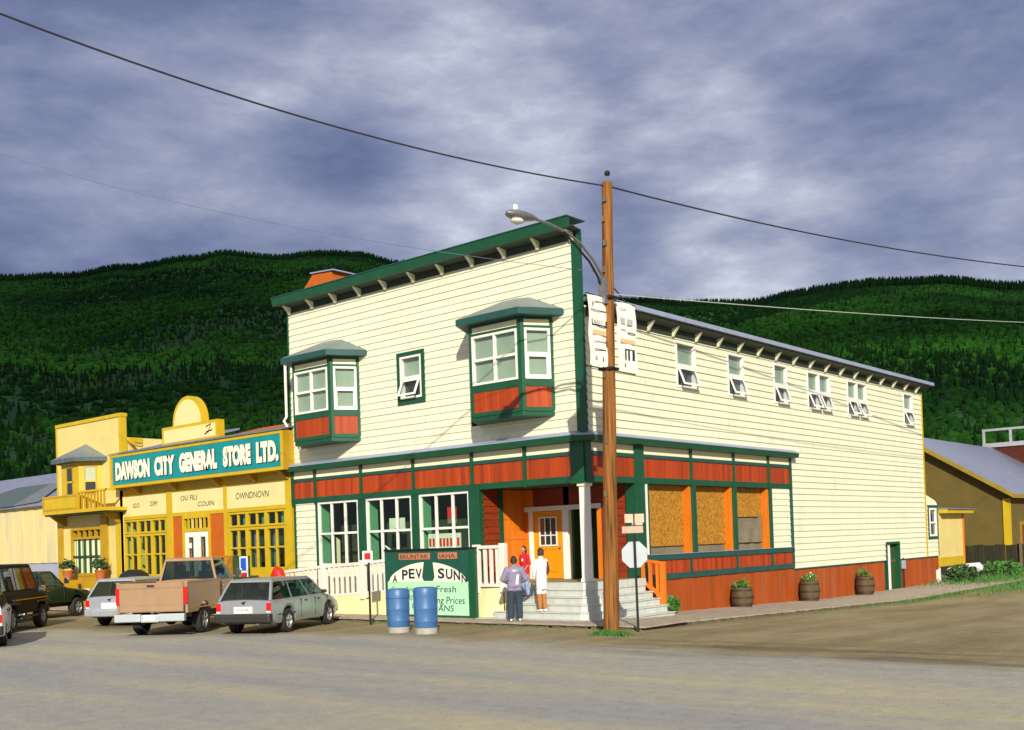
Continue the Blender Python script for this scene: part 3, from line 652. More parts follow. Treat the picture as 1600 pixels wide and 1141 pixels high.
for i, (a, c) in enumerate(ops):
    b = MB()
    b.box(-.27, .0, c-.10, c, 1.67, 3.70, 'orange'); b.box(-.27, -.0, a, a+.06, 1.67, 3.70, 'green'); b.box(-.27, .0, a+.06, c-.1, 1.60, 1.67, 'sheet'); b.box(-.27, -.0, a+.06, c-.1, 3.70, 3.74, 'soffit')
    fr = b.build('window_opening', CB)
    b = MB(); b.box(-.25, -.22, a+.06, c-.1, 1.9 if i < 2 else 2.75, 3.70, 'osb'); b.build('osb_board', fr)
    b = MB(); b.box(-.31, -.28, a, c, 1.6, 3.72, 'sheet'); b.build('backing', fr)
    if i == 2:
        b = MB(); n = 14; top = []
        for k in range(n+1):
            t = k/n; y = a+.1+(c-a-.24)*t; zt = 2.75 - .16*math.sin(t*math.pi) + (.12 if t > .8 else 0)*(t-.8)*5; top.append((y, zt))
        for (y0, z0), (y1, z1) in zip(top, top[1:]): b.poly([(-.195+.02*math.sin(y0*9), y0, 1.9), (-.195+.02*math.sin(y1*9), y1, 1.9), (-.21, y1, z1), (-.21, y0, z0)], 'sheet')
        b.build('tarp', fr)
# skirting
b = MB(); n = 40
for k in range(n):
    y0 = 2.9+(YB-2.9+.2)*k/n; y1 = 2.9+(YB-2.9+.2)*(k+1)/n
    if 20.5 < (y0+y1)/2 < 22.2:
        if b.v: b.build('skirting', CB); b = MB()
        continue
    o_ = .012*(k % 2); b.hexa([(-.1, y0, g(y0)-.1), (.0+o_, y0, g(y0)-.1), (.0+o_, y1, g(y1)-.1), (-.1, y1, g(y1)-.1), (-.1, y0, .95 if y0 < 12.2 else .9), (.0+o_, y0, .95 if y0 < 12.2 else .9), (.0+o_, y1, .95 if y0 < 12.2 else .9), (-.1, y1, .95 if y0 < 12.2 else .9)], 'redskirt')
b.build('skirting', CB)
b = MB(); SIDE.box(b, 12.14, 20.58, .86, .91, .0, .045, 'green_blue'); SIDE.box(b, 22.12, YB+1.4, .86, .91, .0, .045, 'green_blue'); b.build('water_table', CB)
# side door
b = MB(); SIDE.frame(b, 20.62, 22.12, -.52, 1.66, .1, -.25, .05, 'green'); d_ = b.build('side_door', CB)
b = MB(); b.box(-.07, -.03, 20.73, 21.18, -.42, 1.56, 'whitecloth'); b.build('door_leaf', d_)
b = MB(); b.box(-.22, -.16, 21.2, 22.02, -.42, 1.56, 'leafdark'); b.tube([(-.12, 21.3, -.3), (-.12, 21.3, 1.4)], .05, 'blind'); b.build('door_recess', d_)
b = MB(); b.tube([(.1, 22.3, -.45), (.1, 22.3, .95)], .035, 'steelblack'); b.box(.04, .16, 22.2, 22.4, .5, .85, 'signback'); b.build('meter_box', CB)

# awning style windows of the upper side wall
def awning_window(parent, pl, u0, u1, z0, z1, dbl, fm='white', open_=.21, split=.48, trim=None):
    b = MB(); zs = z0+(z1-z0)*split
    if trim: pl.frame(b, u0-.13, u1+.13, z0-.16, z1+.12, .13, -.02, .05, trim)
    pl.frame(b, u0, u1, z0, z1, .07, -.1, .045, fm); pl.box(b, u0+.07, u1-.07, zs-.05, zs+.05, -.1, .045, fm)
    segs = [(u0, u1)]
    if dbl: um = (u0+u1)/2; pl.box(b, um-.06, um+.06, z0+.07, z1-.07, -.09, .042, fm); segs = [(u0, um), (um, u1)]
    o = b.build('window', parent)
    b = MB(); pl.box(b, u0+.03, u1-.03, zs+.04, z1-.05, -.06, -.05, 'glassblue'); b.build('pane', o)
    b = MB(); pl.box(b, u0+.02, u1-.02, z0+.02, z1-.02, -.14, -.125, 'blind'); b.build('blind', o)
    for a, c in segs:
        b = MB(); a += .08; c -= .08; zt = zs-.06; zb = z0+.03; hgt = zt-zb
        def q(u, t, off): # t=0 top (hinge) -> 1 bottom swung out
            return pl.pt(u, zt-hgt*t*math.cos(math.asin(min(.9, open_/hgt))), .03+off+open_*t)
        def bar(ua, ub, ta, tb): b.hexa([q(ua, tb, .03), q(ub, tb, .03), q(ub, tb, 0), q(ua, tb, 0), q(ua, ta, .03), q(ub, ta, .03), q(ub, ta, 0), q(ua, ta, 0)], fm)
        bar(a, a+.07, 0, 1); bar(c-.07, c, 0, 1); bar(a+.07, c-.07, 0, .1); bar(a+.07, c-.07, .88, 1)
        b.poly([q(a+.06, .95, .015), q(c-.06, .95, .015), q(c-.06, .05, .015), q(a+.06, .05, .015)], 'glassblue')
        b.build('sash', o)
    b = MB(); pl.box(b, u0+.08, u1-.08, z0+.07, zs-.06, -.118, -.11, 'window_dark'); b.build('screen', o)
    return o
for a, c, d in sw: awning_window(CB, SIDE, a, c, 6.66, 8.06, d)
awning_window(CB, FRONT, -6.90, -5.97, 6.66, 7.98, 0, trim='green', open_=.22)
# bays
def bay(x0):
    # x0 = attach left; width 3.05, front 1.85, depth .8
    A = (x0, 0); B_ = (x0+.48, -.8); C_ = (x0+2.33, -.8); D_ = (x0+2.82, 0)
    fp = [A, B_, C_, D_]
    b = MB(); b.prism(fp, lambda p, a: (p[0], p[1], a), 5.56, 5.70, 'green')
    faces = [(A, B_), (B_, C_), (C_, D_)]; planes = []
    for p, q in faces:
        d = Vector((q[0]-p[0], q[1]-p[1])); planes.append((Plane((p[0], p[1], 0), (d.x, d.y, 0), (d.y, -d.x, 0)), d.length))
    for pl, Lf in planes:
        pl.box(b, .0, .10, 5.7, 8.25, -.05, .025, 'green'); pl.box(b, Lf-.10, Lf, 5.7, 8.25, -.05, .025, 'green')
        for za, zb in ((5.68, 5.80), (6.36, 6.56), (7.94, 8.02), (8.18, 8.26)): pl.box(b, .1, Lf-.1, za, zb, -.05, .022, 'green')
    bd = b.build('bay_window', CB, bevel=.006)
    for pl, Lf in planes:
        b = MB(); pl.box(b, .1, Lf-.1, 5.80, 6.36, -.04, .005, 'red'); b.build('red_panel', bd)
        b = MB(); pl.box(b, .1, Lf-.1, 8.02, 8.18, -.04, .005, 'cream2'); b.build('cream_panel', bd)
        b = MB(); w = .065; z0, z1 = 6.56, 7.94; pl.frame(b, .10, Lf-.10, z0, z1, w, -.06, .045, 'white'); zm = (z0+z1)/2
        pl.box(b, .1+w, Lf-.1-w, zm-.035, zm+.035, -.05, .04, 'white')
        if Lf > 1.3: pl.box(b, Lf/2-.035, Lf/2+.035, z0+w, z1-w, -.05, .038, 'white')
        else:
            pl.frame(b, .1+w, Lf-.1-w, z0+w, zm-.035, .05, -.04, .03, 'white')
        b.build('window_frame', bd)
        b = MB(); pl.box(b, .13, Lf-.13, z0+.03, z1-.03, -.03, -.02, 'glassblue'); b.build('pane', bd)
        b = MB(); pl.box(b, .12, Lf-.12, z0, z1, -.10, -.085, 'blind'); b.build('blind', bd)
    b = MB(); ov = .34
    E = [(x0-.30, -.0), (x0+.28, -.8-ov), (x0+2.33+.22, -.8-ov), (x0+2.82+.42, -.0)]
    b.prism(E, lambda p, a: (p[0], p[1], a), 8.25, 8.42, 'green_blue')
    top = (x0+1.41, -.02, 8.98); T1 = (x0+1.1, -.3, 8.95); T2 = (x0+1.72, -.3, 8.95)
    e3 = [(p[0], p[1], 8.425) for p in E]
    T0 = (x0+.75, -.01, 8.93); T3 = (x0+2.07, -.01, 8.93)
    b.poly([e3[0], e3[1], (x0+1.15, -.12, 8.95), T0], 'metalroof'); b.poly([e3[1], e3[2], (x0+1.67, -.12, 8.95), (x0+1.15, -.12, 8.95)], 'metalroof'); b.poly([e3[2], e3[3], T3, (x0+1.67, -.12, 8.95)], 'metalroof')
    b.poly([T0, (x0+1.15, -.12, 8.95), (x0+1.67, -.12, 8.95), T3], 'metalroof')
    b.build('bay_roof', bd)
bay(-11.63); bay(-3.74)
# downpipe at the left edge
b = MB(); b.tube([(-12.42, -.12, 8.5), (-12.42, -.12, 6.7), (-12.52, -.16, 6.55), (-12.42, -.12, 6.4), (-12.42, -.12, 5.2)], .05, 'white'); b.build('downpipe', CB)
# rooftop lantern with orange sides behind the false front
b = MB(); b.prism([(-12.25, 9.2), (-12.25, 10.85), (-11.45, 11.5), (-10.5, 11.42), (-10.5, 9.4)], lambda p, a: (p[0], a, p[1]), .42, 1.35, M['rust']); pr = b.build('roof_lantern', CB)
b = MB(); b.hexa([(-11.55, .36, 11.51), (-10.35, .36, 11.42), (-10.35, 1.45, 11.42), (-11.55, 1.45, 11.51), (-11.55, .36, 11.55), (-10.35, .36, 11.46), (-10.35, 1.45, 11.46), (-11.55, 1.45, 11.55)], 'flash'); b.build('cap', pr)

# recessed porch
b = MB()
LW = Plane((-3.8, 0, 0), (0, 1, 0), (1, 0, 0)); BW = Plane((0, 2.0, 0), (1, 0, 0), (0, -1, 0)); BW2 = Plane((0, 2.4, 0), (1, 0, 0), (0, -1, 0))
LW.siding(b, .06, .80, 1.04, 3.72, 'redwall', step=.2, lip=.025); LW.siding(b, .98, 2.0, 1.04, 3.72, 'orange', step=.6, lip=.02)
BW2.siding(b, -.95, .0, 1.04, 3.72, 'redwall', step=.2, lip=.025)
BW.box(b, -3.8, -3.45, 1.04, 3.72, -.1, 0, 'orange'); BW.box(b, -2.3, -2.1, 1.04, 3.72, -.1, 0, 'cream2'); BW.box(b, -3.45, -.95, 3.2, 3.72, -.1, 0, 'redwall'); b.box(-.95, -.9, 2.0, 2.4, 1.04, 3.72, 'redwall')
b.box(-3.84, -.1, .02, 2.39, 3.73, 3.78, 'soffit')
b.build('porch_wall', CB)
b = MB(); LW.box(b, .80, .98, 1.04, 3.72, 0, .04, 'green'); b.build('porch_trim', CB)
b = MB(); BW.box(b, -3.78, -.95, 3.06, 3.20, 0, .04, 'white'); BW.box(b, -3.62, -3.46, 1.04, 3.06, 0, .04, 'white'); BW.box(b, -2.34, -2.10, 1.04, 3.06, 0, .04, 'white'); BW.box(b, -1.08, -.95, 1.04, 3.06, 0, .04, 'orange'); b.build('door_frame', CB)
b = MB(); BW.box(b, -3.46, -2.34, 1.05, 3.05, -.06, -.01, 'door'); 
for u in (-3.28, -2.90): BW.frame(b, u, u+.34, 1.25, 1.95, .03, -.01, .012, 'door')
dr = b.build('front_door', CB, bevel=.004)
b = MB(); BW.box(b, -3.20, -2.60, 2.05, 2.85, -.009, .004, 'window_dark'); b.build('door_glass', dr)
b = MB(); BW.frame(b, -3.24, -2.56, 2.01, 2.89, .045, .0, .02, 'white')
for u in (-3.01, -2.80): BW.box(b, u-.015, u+.015, 2.05, 2.85, .005, .018, 'white')
BW.box(b, -3.2, -2.6, 2.32, 2.35, .004, .016, 'white'); b.build('glazing_bar', dr)
b = MB(); b.ball((-2.45, 1.95, 1.98), .035, 'steel'); b.tube([(-2.45, 2.0, 1.98), (-2.45, 1.95, 1.98)], .012, 'steel'); b.build('handle', dr)
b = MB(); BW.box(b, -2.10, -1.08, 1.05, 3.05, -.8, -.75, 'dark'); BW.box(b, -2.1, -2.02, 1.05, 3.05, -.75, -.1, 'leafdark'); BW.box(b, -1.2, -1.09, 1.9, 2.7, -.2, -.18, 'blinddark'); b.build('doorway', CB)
# porch column
b = MB(); c0 = (-.11, .11); b.box(c0[0]-.11, c0[0]+.11, c0[1]-.11, c0[1]+.11, 1.04, 3.6, 'white'); b.box(c0[0]-.15, c0[0]+.15, c0[1]-.15, c0[1]+.15, 3.6, 3.71, 'bracket'); b.box(c0[0]-.13, c0[0]+.13, c0[1]-.13, c0[1]+.13, 1.04, 1.14, 'white'); b.build('porch_column', CB, bevel=.01)
# deck and wrapped steps (mitred L with a chamfered corner)
def lpoly(e, xl, ytop):
    ch = .15+e*.42
    return [(xl, 2.4 if False else 0.0), (xl, -e), (e-ch, -e), (e, -e+ch), (e, ytop), (-.0, ytop), (0, 0.0)]
def lstep(e, xl, ytop, z0, z1, m): b.prism(lpoly(e, xl, ytop), lambda p, a: (p[0], p[1], a), z0, z1, m)
b = MB(); b.box(-3.8, -.0, -.0, 2.4, .86, 1.035, 'deckwood')
lstep(.26, -3.8, 2.35, .86, 1.035, 'deck'); b.build('porch_deck', CB)
for k, (e_, zt, xl) in enumerate(((.28, .86, -2.25), (.51, .674, -2.25), (.74, .488, -2.25), (.97, .302, -2.55), (1.2, .0, -2.9))):
    if k == 4: break
    b = MB(); lstep(e_-.03, xl, 2.33, zt-.2, zt-.03, 'deck'); lstep(e_, xl-.02, 2.35, zt-.03, zt, 'deck'); b.build('step', CB)
b = MB(); lstep(1.17, -3.0, 2.33, -.1, .09, 'deck'); lstep(1.2, -3.02, 2.35, .09, .118, 'deck'); b.build('step', CB)
# ramp with skirt + railing along the front
RP = Plane((0, -.75, 0), (1, 0, 0), (0, -1, 0))
b = MB(); b.hexa([(-12.3, -.74, .40), (-8.2, -.74, .72), (-8.2, -.03, .72), (-12.3, -.03, .40), (-12.3, -.74, .50), (-8.2, -.74, .80), (-8.2, -.03, .80), (-12.3, -.03, .50)], 'deckwood')
b.hexa([(-8.2, -.74, .72), (-2.3, -.74, .92), (-2.3, -.03, .92), (-8.2, -.03, .72), (-8.2, -.74, .80), (-2.3, -.74, 1.0), (-2.3, -.03, 1.0), (-8.2, -.03, .80)], 'deckwood'); b.build('ramp', CB)
b = MB(); P = RP.pt
b.prism([(-12.3, .08), (-2.28, .08), (-2.28, .93), (-8.2, .73), (-12.3, .42)], lambda p, a: (p[0], a, p[1]), -.80, -.75, 'skirt'); b.box(-2.32, -2.27, -.80, -.0, .08, .93, 'skirt'); b.build('ramp_skirt', CB)
def rail(x0, x1, zt0, zt1, zb0, zb1):
    b = MB(); pl = RP
    def bar(za, zc, h, o0, o1, m='pwhite'):
        b.hexa([P(x0, za, o1), P(x1, zc, o1), P(x1, zc, o0), P(x0, za, o0), P(x0, za+h, o1), P(x1, zc+h, o1), P(x1, zc+h, o0), P(x0, za+h, o0)], m)
    bar(zt0-.09, zt1-.09, .09, -.03, .08); bar(zb0, zb1, .08, -.02, .06)
    n = max(3, int((x1-x0)/.22))
    for i in range(1, n):
        t = i/n; x = x0+(x1-x0)*t; RP.box(b, x-.055, x+.055, zb0+(zb1-zb0)*t+.08, zt0+(zt1-zt0)*t-.09, -.005, .04, 'pwhite')
    b.build('railing', CB)
    for x, zz_ in ((x1, zt1),):
        b = MB(); RP.box(b, x-.09, x+.09, zb1-.15, zz_+.05, -.06, .12, 'pwhite'); b.build('railing_post', CB, bevel=.01)
rail(-12.25, -9.9, 1.46, 1.64, .5, .62); rail(-9.8, -8.05, 1.64, 1.72, .62, .72); rail(-7.95, -3.28, 1.72, 2.08, .73, .92); rail(-3.2, -2.3, 2.10, 2.10, .95, .95)
# orange stair rail at the side
b = MB()
for (x, zb, zt) in ((.14, .95, 1.55), (.38, .75, 1.5), (.62, .5, 1.42)): b.box(x-.04, x+.04, 2.36, 2.44, zb, zt, 'orange')
b.box(.72, .86, 2.34, 2.46, .10, 1.46, 'orange'); b.hexa([(.05, 2.37, .93), (.78, 2.37, .42), (.78, 2.43, .42), (.05, 2.43, .93), (.05, 2.37, 1.05), (.78, 2.37, .56), (.78, 2.43, .56), (.05, 2.43, 1.05)], 'orange')
b.hexa([(.05, 2.365, 1.50), (.88, 2.365, 1.40), (.88, 2.435, 1.40), (.05, 2.435, 1.50), (.05, 2.365, 1.58), (.88, 2.365, 1.48), (.88, 2.435, 1.48), (.05, 2.435, 1.58)], 'orange')
b.build('stair_rail', CB)
# rear lean-to
b = MB(); SIDE.siding(b, YB, 26.9, .9, 3.30, 'cream', holes=[(25.7, 26.75, 1.75, 3.15)]); b.poly([(.0, YB, 3.3), (.0, 26.9, 3.3), (.0, 26.7, 3.42), (0, YB, 3.72)], 'cream2'); b.box(-3, -.05, YB, 26.9, -.4, 3.4, 'cream2'); b.box(-3, .03, 26.9, 26.96, .9, 3.3, 'green'); b.build('lean_to', CB)
b = MB(); SIDE.frame(b, 25.66, 26.80, 1.68, 3.20, .10, -.04, .05, 'green_blue'); SIDE.frame(b, 25.78, 26.68, 1.80, 3.08, .09, -.04, .07, 'white'); SIDE.box(b, 25.86, 26.6, 2.38, 2.46, -.04, .06, 'white'); o = b.build('window', CB)
b = MB(); SIDE.box(b, 25.8, 26.66, 1.8, 3.08, -.03, -.02, 'window_dark'); b.build('pane', o)
b = MB()
for k in range(4): b.box(-.1, .01, YB+.38*k, YB+.36+.38*k, -.5 if k < 3 else .3, .86, 'redskirt')
b.build('skirting', CB)
# ================================================================== YELLOW GENERAL STORE
GS = thing('general_store', 'yellow shop with a long teal sign board and a round-topped pediment beside the cream building', 'building', (-18, 6, 0))
x0, x1 = -23.6, -12.46
b = MB(); b.box(x0, x1, .02, .2, .05, 1.28, 'yellow2'); b.box(x0, x1, .0, .2, 4.55, 4.95, 'yellow'); b.box(x0, x1, .06, .2, 4.95, 6.4, 'yellow2')
b.box(x0, x0+.2, .0, .2, 1.28, 4.55, 'yellow'); b.box(-20.2, -19.8, .0, .2, 1.28, 4.55, 'yellow'); b.box(-16.42, -16.2, .0, .2, 1.28, 4.55, 'yellow'); b.box(-12.8, x1, .0, .2, .6, 4.55, 'yellow')
for a, c in ((x0+.2, -20.2), (-19.8, -16.42), (-16.2, -12.8)): b.box(a, c, .012, .2, 3.60, 3.74, 'yellow')
b.box(x0, x1, -.02, 0, 1.24, 1.30, 'yellow'); b.build('front_wall', GS)
b = MB(); b.box(x0, x0+.15, .2, 14, 0, 6, 'ycream'); b.box(x1-.15, x1, .2, 14, 0, 6, 'ycream'); b.box(x0, x1, 13.85, 14, 0, 6, 'ycream'); b.box(x0+.15, x1-.15, 1.3, 1.4, .1, 4.9, 'dark'); b.box(x0+.15, x1-.15, .2, 1.3, 4.5, 4.6, 'dark'); b.box(x0+.15, x1-.15, .2, 1.3, 1.1, 1.2, 'wooddark'); b.build('inner_wall', GS)
for a, c in ((x0+.2, -20.2), (-19.8, -16.42), (-16.2, -12.8)): b = MB(); b.box(a, c, .03, .2, 3.74, 4.55, 'ybright'); b.build('sign_panel', GS)
for s_, u, z, sz, w in (('IGO', -22.75, 4.03, .19, .5), ('DPI', -21.45, 4.05, .19, .52), ('OU FILI', -19.3, 4.15, .20, 1.1), ('COUIN', -18.15, 3.88, .19, 1.05), ('OWNDNOVN', -15.75, 4.02, .24, 1.95)):
    text(s_, Plane((0, .03, 0), (1, 0, 0), (0, -1, 0)), u+.08, z+.03, sz, 'soffit', GS, width=w, shear=.15, off=.004, ext=.003)
def yellow_window(x0, x1, z0, z1, cols, z2, z3, parent=GS):
    n = cols; w = (x1-x0)/n
    for i in range(n):
        a = x0+w*i; c = a+w; P0 = Plane((0, 0.0, 0), (1, 0, 0), (0, -1, 0)); b = MB()
        P0.frame(b, a, c, z0, z1, .09, -.12, -.003, 'yellow'); P0.frame(b, a, c, z2, z3, .07, -.12, -.003, 'yellow')
        m_ = (a+c)/2; P0.box(b, m_-.035, m_+.035, z0+.09, z1-.09, -.1, -.02, 'yellow'); P0.box(b, m_-.03, m_+.03, z2+.07, z3-.07, -.1, -.02, 'yellow')
        zm = z0+(z1-z0)*.52; P0.box(b, a+.09, c-.09, zm-.03, zm+.03, -.1, -.018, 'yellow'); o = b.build('window', parent)
        b = MB(); P0.box(b, a+.04, c-.04, z0+.04, z1-.04, -.08, -.075, 'glass'); P0.box(b, a+.04, c-.04, z2+.03, z3-.03, -.08, -.075, 'glass'); b.build('pane', o)
        b = MB(); P0.box(b, a+.06, a+.24, z0, z1, -.30, -.28, 'bluegrey'); P0.box(b, m_+.03, m_+.14, z2, z3, -.26, -.24, 'reveal'); b.build('curtain', o)
yellow_window(x0+.25, -20.25, 1.30, 3.0, 3, 3.02, 3.58); yellow_window(-16.15, -12.82, 1.50, 3.02, 3, 3.04, 3.58)
b = MB(); b.box(-16.2, -12.8, .0, .2, 1.24, 1.5, 'yellow'); b.build('window_sill', GS)
b = MB(); b.box(-19.8, -19.14, .04, .2, 1.0, 3.6, 'rust'); b.build('rust_panel', GS)
b = MB(); b.box(-17.32, -16.42, .04, .2, 1.0, 3.6, 'rust'); b.build('rust_panel', GS)
DP = Plane((0, .0, 0), (1, 0, 0), (0, -1, 0))
b = MB(); DP.frame(b, -19.14, -17.32, .12, 3.6, .12, -.15, .0, 'yellow'); DP.box(b, -19.02, -17.44, 2.98, 3.10, -.15, -.004, 'yellow'); do = b.build('entrance', GS)
b = MB(); 
for i in range(1, 6): u = -19.02+1.58*i/6; b = MB(); DP.box(b, u-.03, u+.03, 3.1, 3.48, -.08, -.01, 'yellow' if i % 2 else 'ycream'); b.build('transom_bar', do)
b = MB(); DP.box(b, -19.02, -17.44, 3.1, 3.48, -.1, -.09, 'glass'); b.build('transom_pane', do)
for a, c in ((-19.0, -18.25), (-18.21, -17.46)):
    b = MB(); DP.frame(b, a, c, .12, 2.97, .2, -.1, -.03, 'white', wb=.9); DP.box(b, a+.2, c-.2, 1.02, 2.77, -.08, -.07, 'window_dark'); DP.box(b, a+.30, a+.36, 1.05, 2.7, -.068, -.06, 'osb'); b.build('door_leaf', do)
b = MB(); b.box(-18.78, -18.55, -.0, .03, 2.35, 2.55, 'whitecloth'); b.build('door_notice', do)
# long sign box
b = MB(); b.box(-23.42, -12.2, -.48, .0, 4.88, 6.22, 'yellow2'); sb = b.build('sign_board', GS)
SP = Plane((0, -.48, 0), (1, 0, 0), (0, -1, 0))
b = MB(); SP.box(b, -23.2, -12.22, 5.0, 6.10, .0, .02, 'teal'); b.build('sign_face', sb)
b = MB(); SP.frame(b, -23.42, -12.2, 4.88, 6.22, .11, .0, .035, 'yellow'); b.build('sign_frame', sb)
for word, a, c, z in (('DAWSON', -22.98, -20.45, 5.27), ('CITY', -20.12, -18.72, 5.27), ('GENERAL', -18.42, -15.98, 5.28), ('STORE', -15.62, -13.98, 5.29), ('LTD.', -13.66, -12.42, 5.29)):
    text(word, SP, a+.05, z-.06, .62, 'navy', sb, 'lettering_shadow', off=.022, ext=.002, width=c-a, bold=.085)
    text(word, SP, a, z-.03, .62, 'letter', sb, 'lettering', off=.026, ext=.004, width=c-a, bold=.075)
b = MB(); b.hexa([(-23.5, -.56, 6.225), (-12.15, -.56, 6.225), (-12.15, .3, 6.42), (-23.5, .3, 6.42), (-23.5, -.56, 6.26), (-12.15, -.56, 6.26), (-12.15, .3, 6.46), (-23.5, .3, 6.46)], 'asphaltroof'); b.build('sign_capping', GS)
for x in (-22, -19.4, -16.6, -14.4, -12.6): b = MB(); b.prism([(-.0, 4.60), (-.08, 4.60), (-.4, 4.84), (-.4, 4.88), (0, 4.88)], lambda p, a: (a, p[0], p[1]), x-.05, x+.05, 'yellow2'); b.build('bracket', GS)
b = MB(); b.box(-20.75, -17.0, .25, .55, 6.4, 7.12, 'yellow'); pd = b.build('pediment', GS)
b = MB(); b.box(-20.6, -17.15, .235, .249, 6.5, 7.0, 'ybright'); b.build('pediment_face', pd)
b = MB(); b.tube([(-17.7, .22, 6.9), (-17.4, .22, 6.98), (-17.55, .22, 6.7), (-17.8, .22, 6.62)], .02, 'navy', 5); b.tube([(-17.7, .22, 6.7), (-17.3, .22, 6.75)], .018, 'navy', 5); b.build('painted_flourish', pd)
arc = [(-20.02, 7.12)] + [(-19.0+1.02*math.cos(math.pi-math.pi*i/20), 7.2+1.0*math.sin(math.pi*i/20)) for i in range(21)] + [(-17.98, 7.12)]
arc2 = [(-19.88, 7.122)] + [(-19.0+.88*math.cos(math.pi-math.pi*i/20), 7.2+.86*math.sin(math.pi*i/20)) for i in range(21)] + [(-18.12, 7.122)]
b = MB(); b.prism(arc, lambda p, a: (p[0], a, p[1]), .28, .55, 'yellow'); b.build('pediment_arch', pd)
b = MB(); b.prism(arc2, lambda p, a: (p[0], a, p[1]), .265, .279, 'ybright'); b.build('arch_face', pd)
b = MB(); b.hexa([(-23.6, .6, 6.45), (-20.9, .6, 6.45), (-20.9, 4, 7.3), (-23.6, 4, 7.3), (-23.6, .6, 6.5), (-20.9, .6, 6.5), (-20.9, 4, 7.38), (-23.6, 4, 7.38)], 'bluegrey'); b.build('roof', GS)
b = MB(); b.hexa([(-16.9, .6, 6.45), (-12.45, .6, 6.45), (-12.45, 2.2, 6.85), (-16.9, 2.2, 6.85), (-16.9, .6, 6.5), (-12.45, .6, 6.5), (-12.45, 2.2, 6.9), (-16.9, 2.2, 6.9)], 'rust'); b.build('roof', GS)
b = MB(); b.box(-23.6, -12.45, 4.1, 14, 5.9, 6.45, 'asphaltroof'); b.build('flat_roof', GS)

# ================================================================== YELLOW BALCONY BUILDING
YB_ = thing('balcony_building', 'narrow yellow two-storey building with an upper bay window above a panelled balcony', 'building', (-26, 5, 0))
b = MB(); b.box(-28.75, -23.35, .0, .2, 3.4, 7.85, 'ycream'); b.box(-28.75, -23.35, .2, 12, 6.1, 6.2, 'asphaltroof'); b.box(-23.5, -23.36, .2, 12, 0, 7.0, 'ycream'); b.box(-28.74, -28.6, .2, 12, 0, 6.2, 'ycream'); b.box(-28.6, -23.5, 11.8, 12, 0, 6.2, 'ycream'); b.box(-25.0, -23.35, .0, .2, .1, 3.4, 'ycream'); b.box(-28.75, -27.7, .0, .2, .1, 3.4, 'ycream'); b.box(-27.7, -25.0, .0, .2, .1, 1.35, 'yellow2'); b.box(-27.7, -25.0, .35, .4, 1.3, 3.4, 'dark'); b.build('front_wall', YB_)
b = MB(); b.box(-28.8, -23.3, -.05, .25, 7.85, 7.99, 'yellow'); b.box(-23.50, -23.32, -.035, .22, 4.9, 7.85, 'yellow'); b.box(-28.8, -28.68, -.03, .1, 3.5, 7.85, 'yellow'); b.build('yellow_trim', YB_)
b = MB(); b.box(-28.8, -28.35, -.06, -.0, .1, 3.9, 'yellow2'); b.build('pilaster', YB_)
b = MB(); b.box(-25.05, -24.55, -.10, -.0, .1, 3.9, 'yellow2'); b.build('pilaster', YB_)
b = MB(); b.box(-23.9, -23.62, -.06, -.0, .1, 3.6, 'yellow'); b.build('pilaster', YB_)
b = MB(); DP.frame(b, -27.7, -25.1, 1.35, 3.42, .12, -.2, .03, 'yellow2'); DP.box(b, -27.58, -25.22, 2.92, 3.02, -.15, .02, 'yellow2')
for i in range(1, 5): u = -27.58+2.36*i/5; DP.box(b, u-.03, u+.03, 1.47, 2.92, -.12, .0, 'soffit'); DP.box(b, u-.05, u+.05, 3.02, 3.3, -.12, .0, 'yellow2')
DP.box(b, -27.58, -25.22, 2.15, 2.22, -.12, .002, 'soffit'); wo = b.build('window', YB_)
b = MB(); DP.box(b, -27.58, -25.22, 1.47, 2.92, -.10, -.09, 'palecurtain'); DP.box(b, -27.58, -25.22, 3.0, 3.35, -.22, -.2, 'dark')
for i in range(4): DP.box(b, -27.5+i*.57, -27.42+i*.57, 1.47, 2.92, -.09, -.085, 'reveal')
b.build('curtain', wo)
b = MB(); b.box(-28.35, -23.1, -.92, -.0, 4.0, 4.14, 'yellow'); b.box(-28.3, -23.15, -.85, -.01, 3.94, 4.0, 'soffit'); bl = b.build('balcony', YB_)
b = MB(); BP = Plane((0, -.92, 0), (1, 0, 0), (0, -1, 0)); BP.box(b, -28.35, -25.3, 4.141, 4.78, -.06, .0, 'yellow'); b.box(-28.35, -28.29, -.86, -.0, 4.141, 4.78, 'yellow'); BP.frame(b, -28.3, -25.35, 4.16, 4.76, .08, .0, .012, 'yellow2'); b.build('solid_panel', bl)
b = MB(); BP.box(b, -25.3, -23.1, 4.80, 4.88, -.07, .02, 'yellow'); b.box(-23.16, -23.1, -.9, 0, 4.80, 4.88, 'yellow')
for i in range(9): u = -25.25+i*.255; BP.box(b, u-.045, u+.045, 4.141, 4.80, -.05, -.01, 'yellow2')
b.build('balustrade', bl)
b = MB(); b.prism([(0, 3.5), (-.12, 3.5), (-.7, 3.94), (0, 3.94)], lambda p, a: (a, p[0], p[1]), -23.75, -23.6, 'yellow2'); b.build('bracket', YB_)
b = MB(); b.prism([(0, 3.5), (-.12, 3.5), (-.7, 3.94), (0, 3.94)], lambda p, a: (a, p[0], p[1]), -28.2, -28.05, 'yellow2'); b.build('bracket', YB_)
fp = [(-27.5, 0), (-27.0, -.72), (-25.55, -.72), (-24.95, 0)]
b = MB(); b.prism(fp, lambda p, a: (p[0], p[1], a), 4.15, 6.12, 'yellow'); by = b.build('bay_window', YB_)
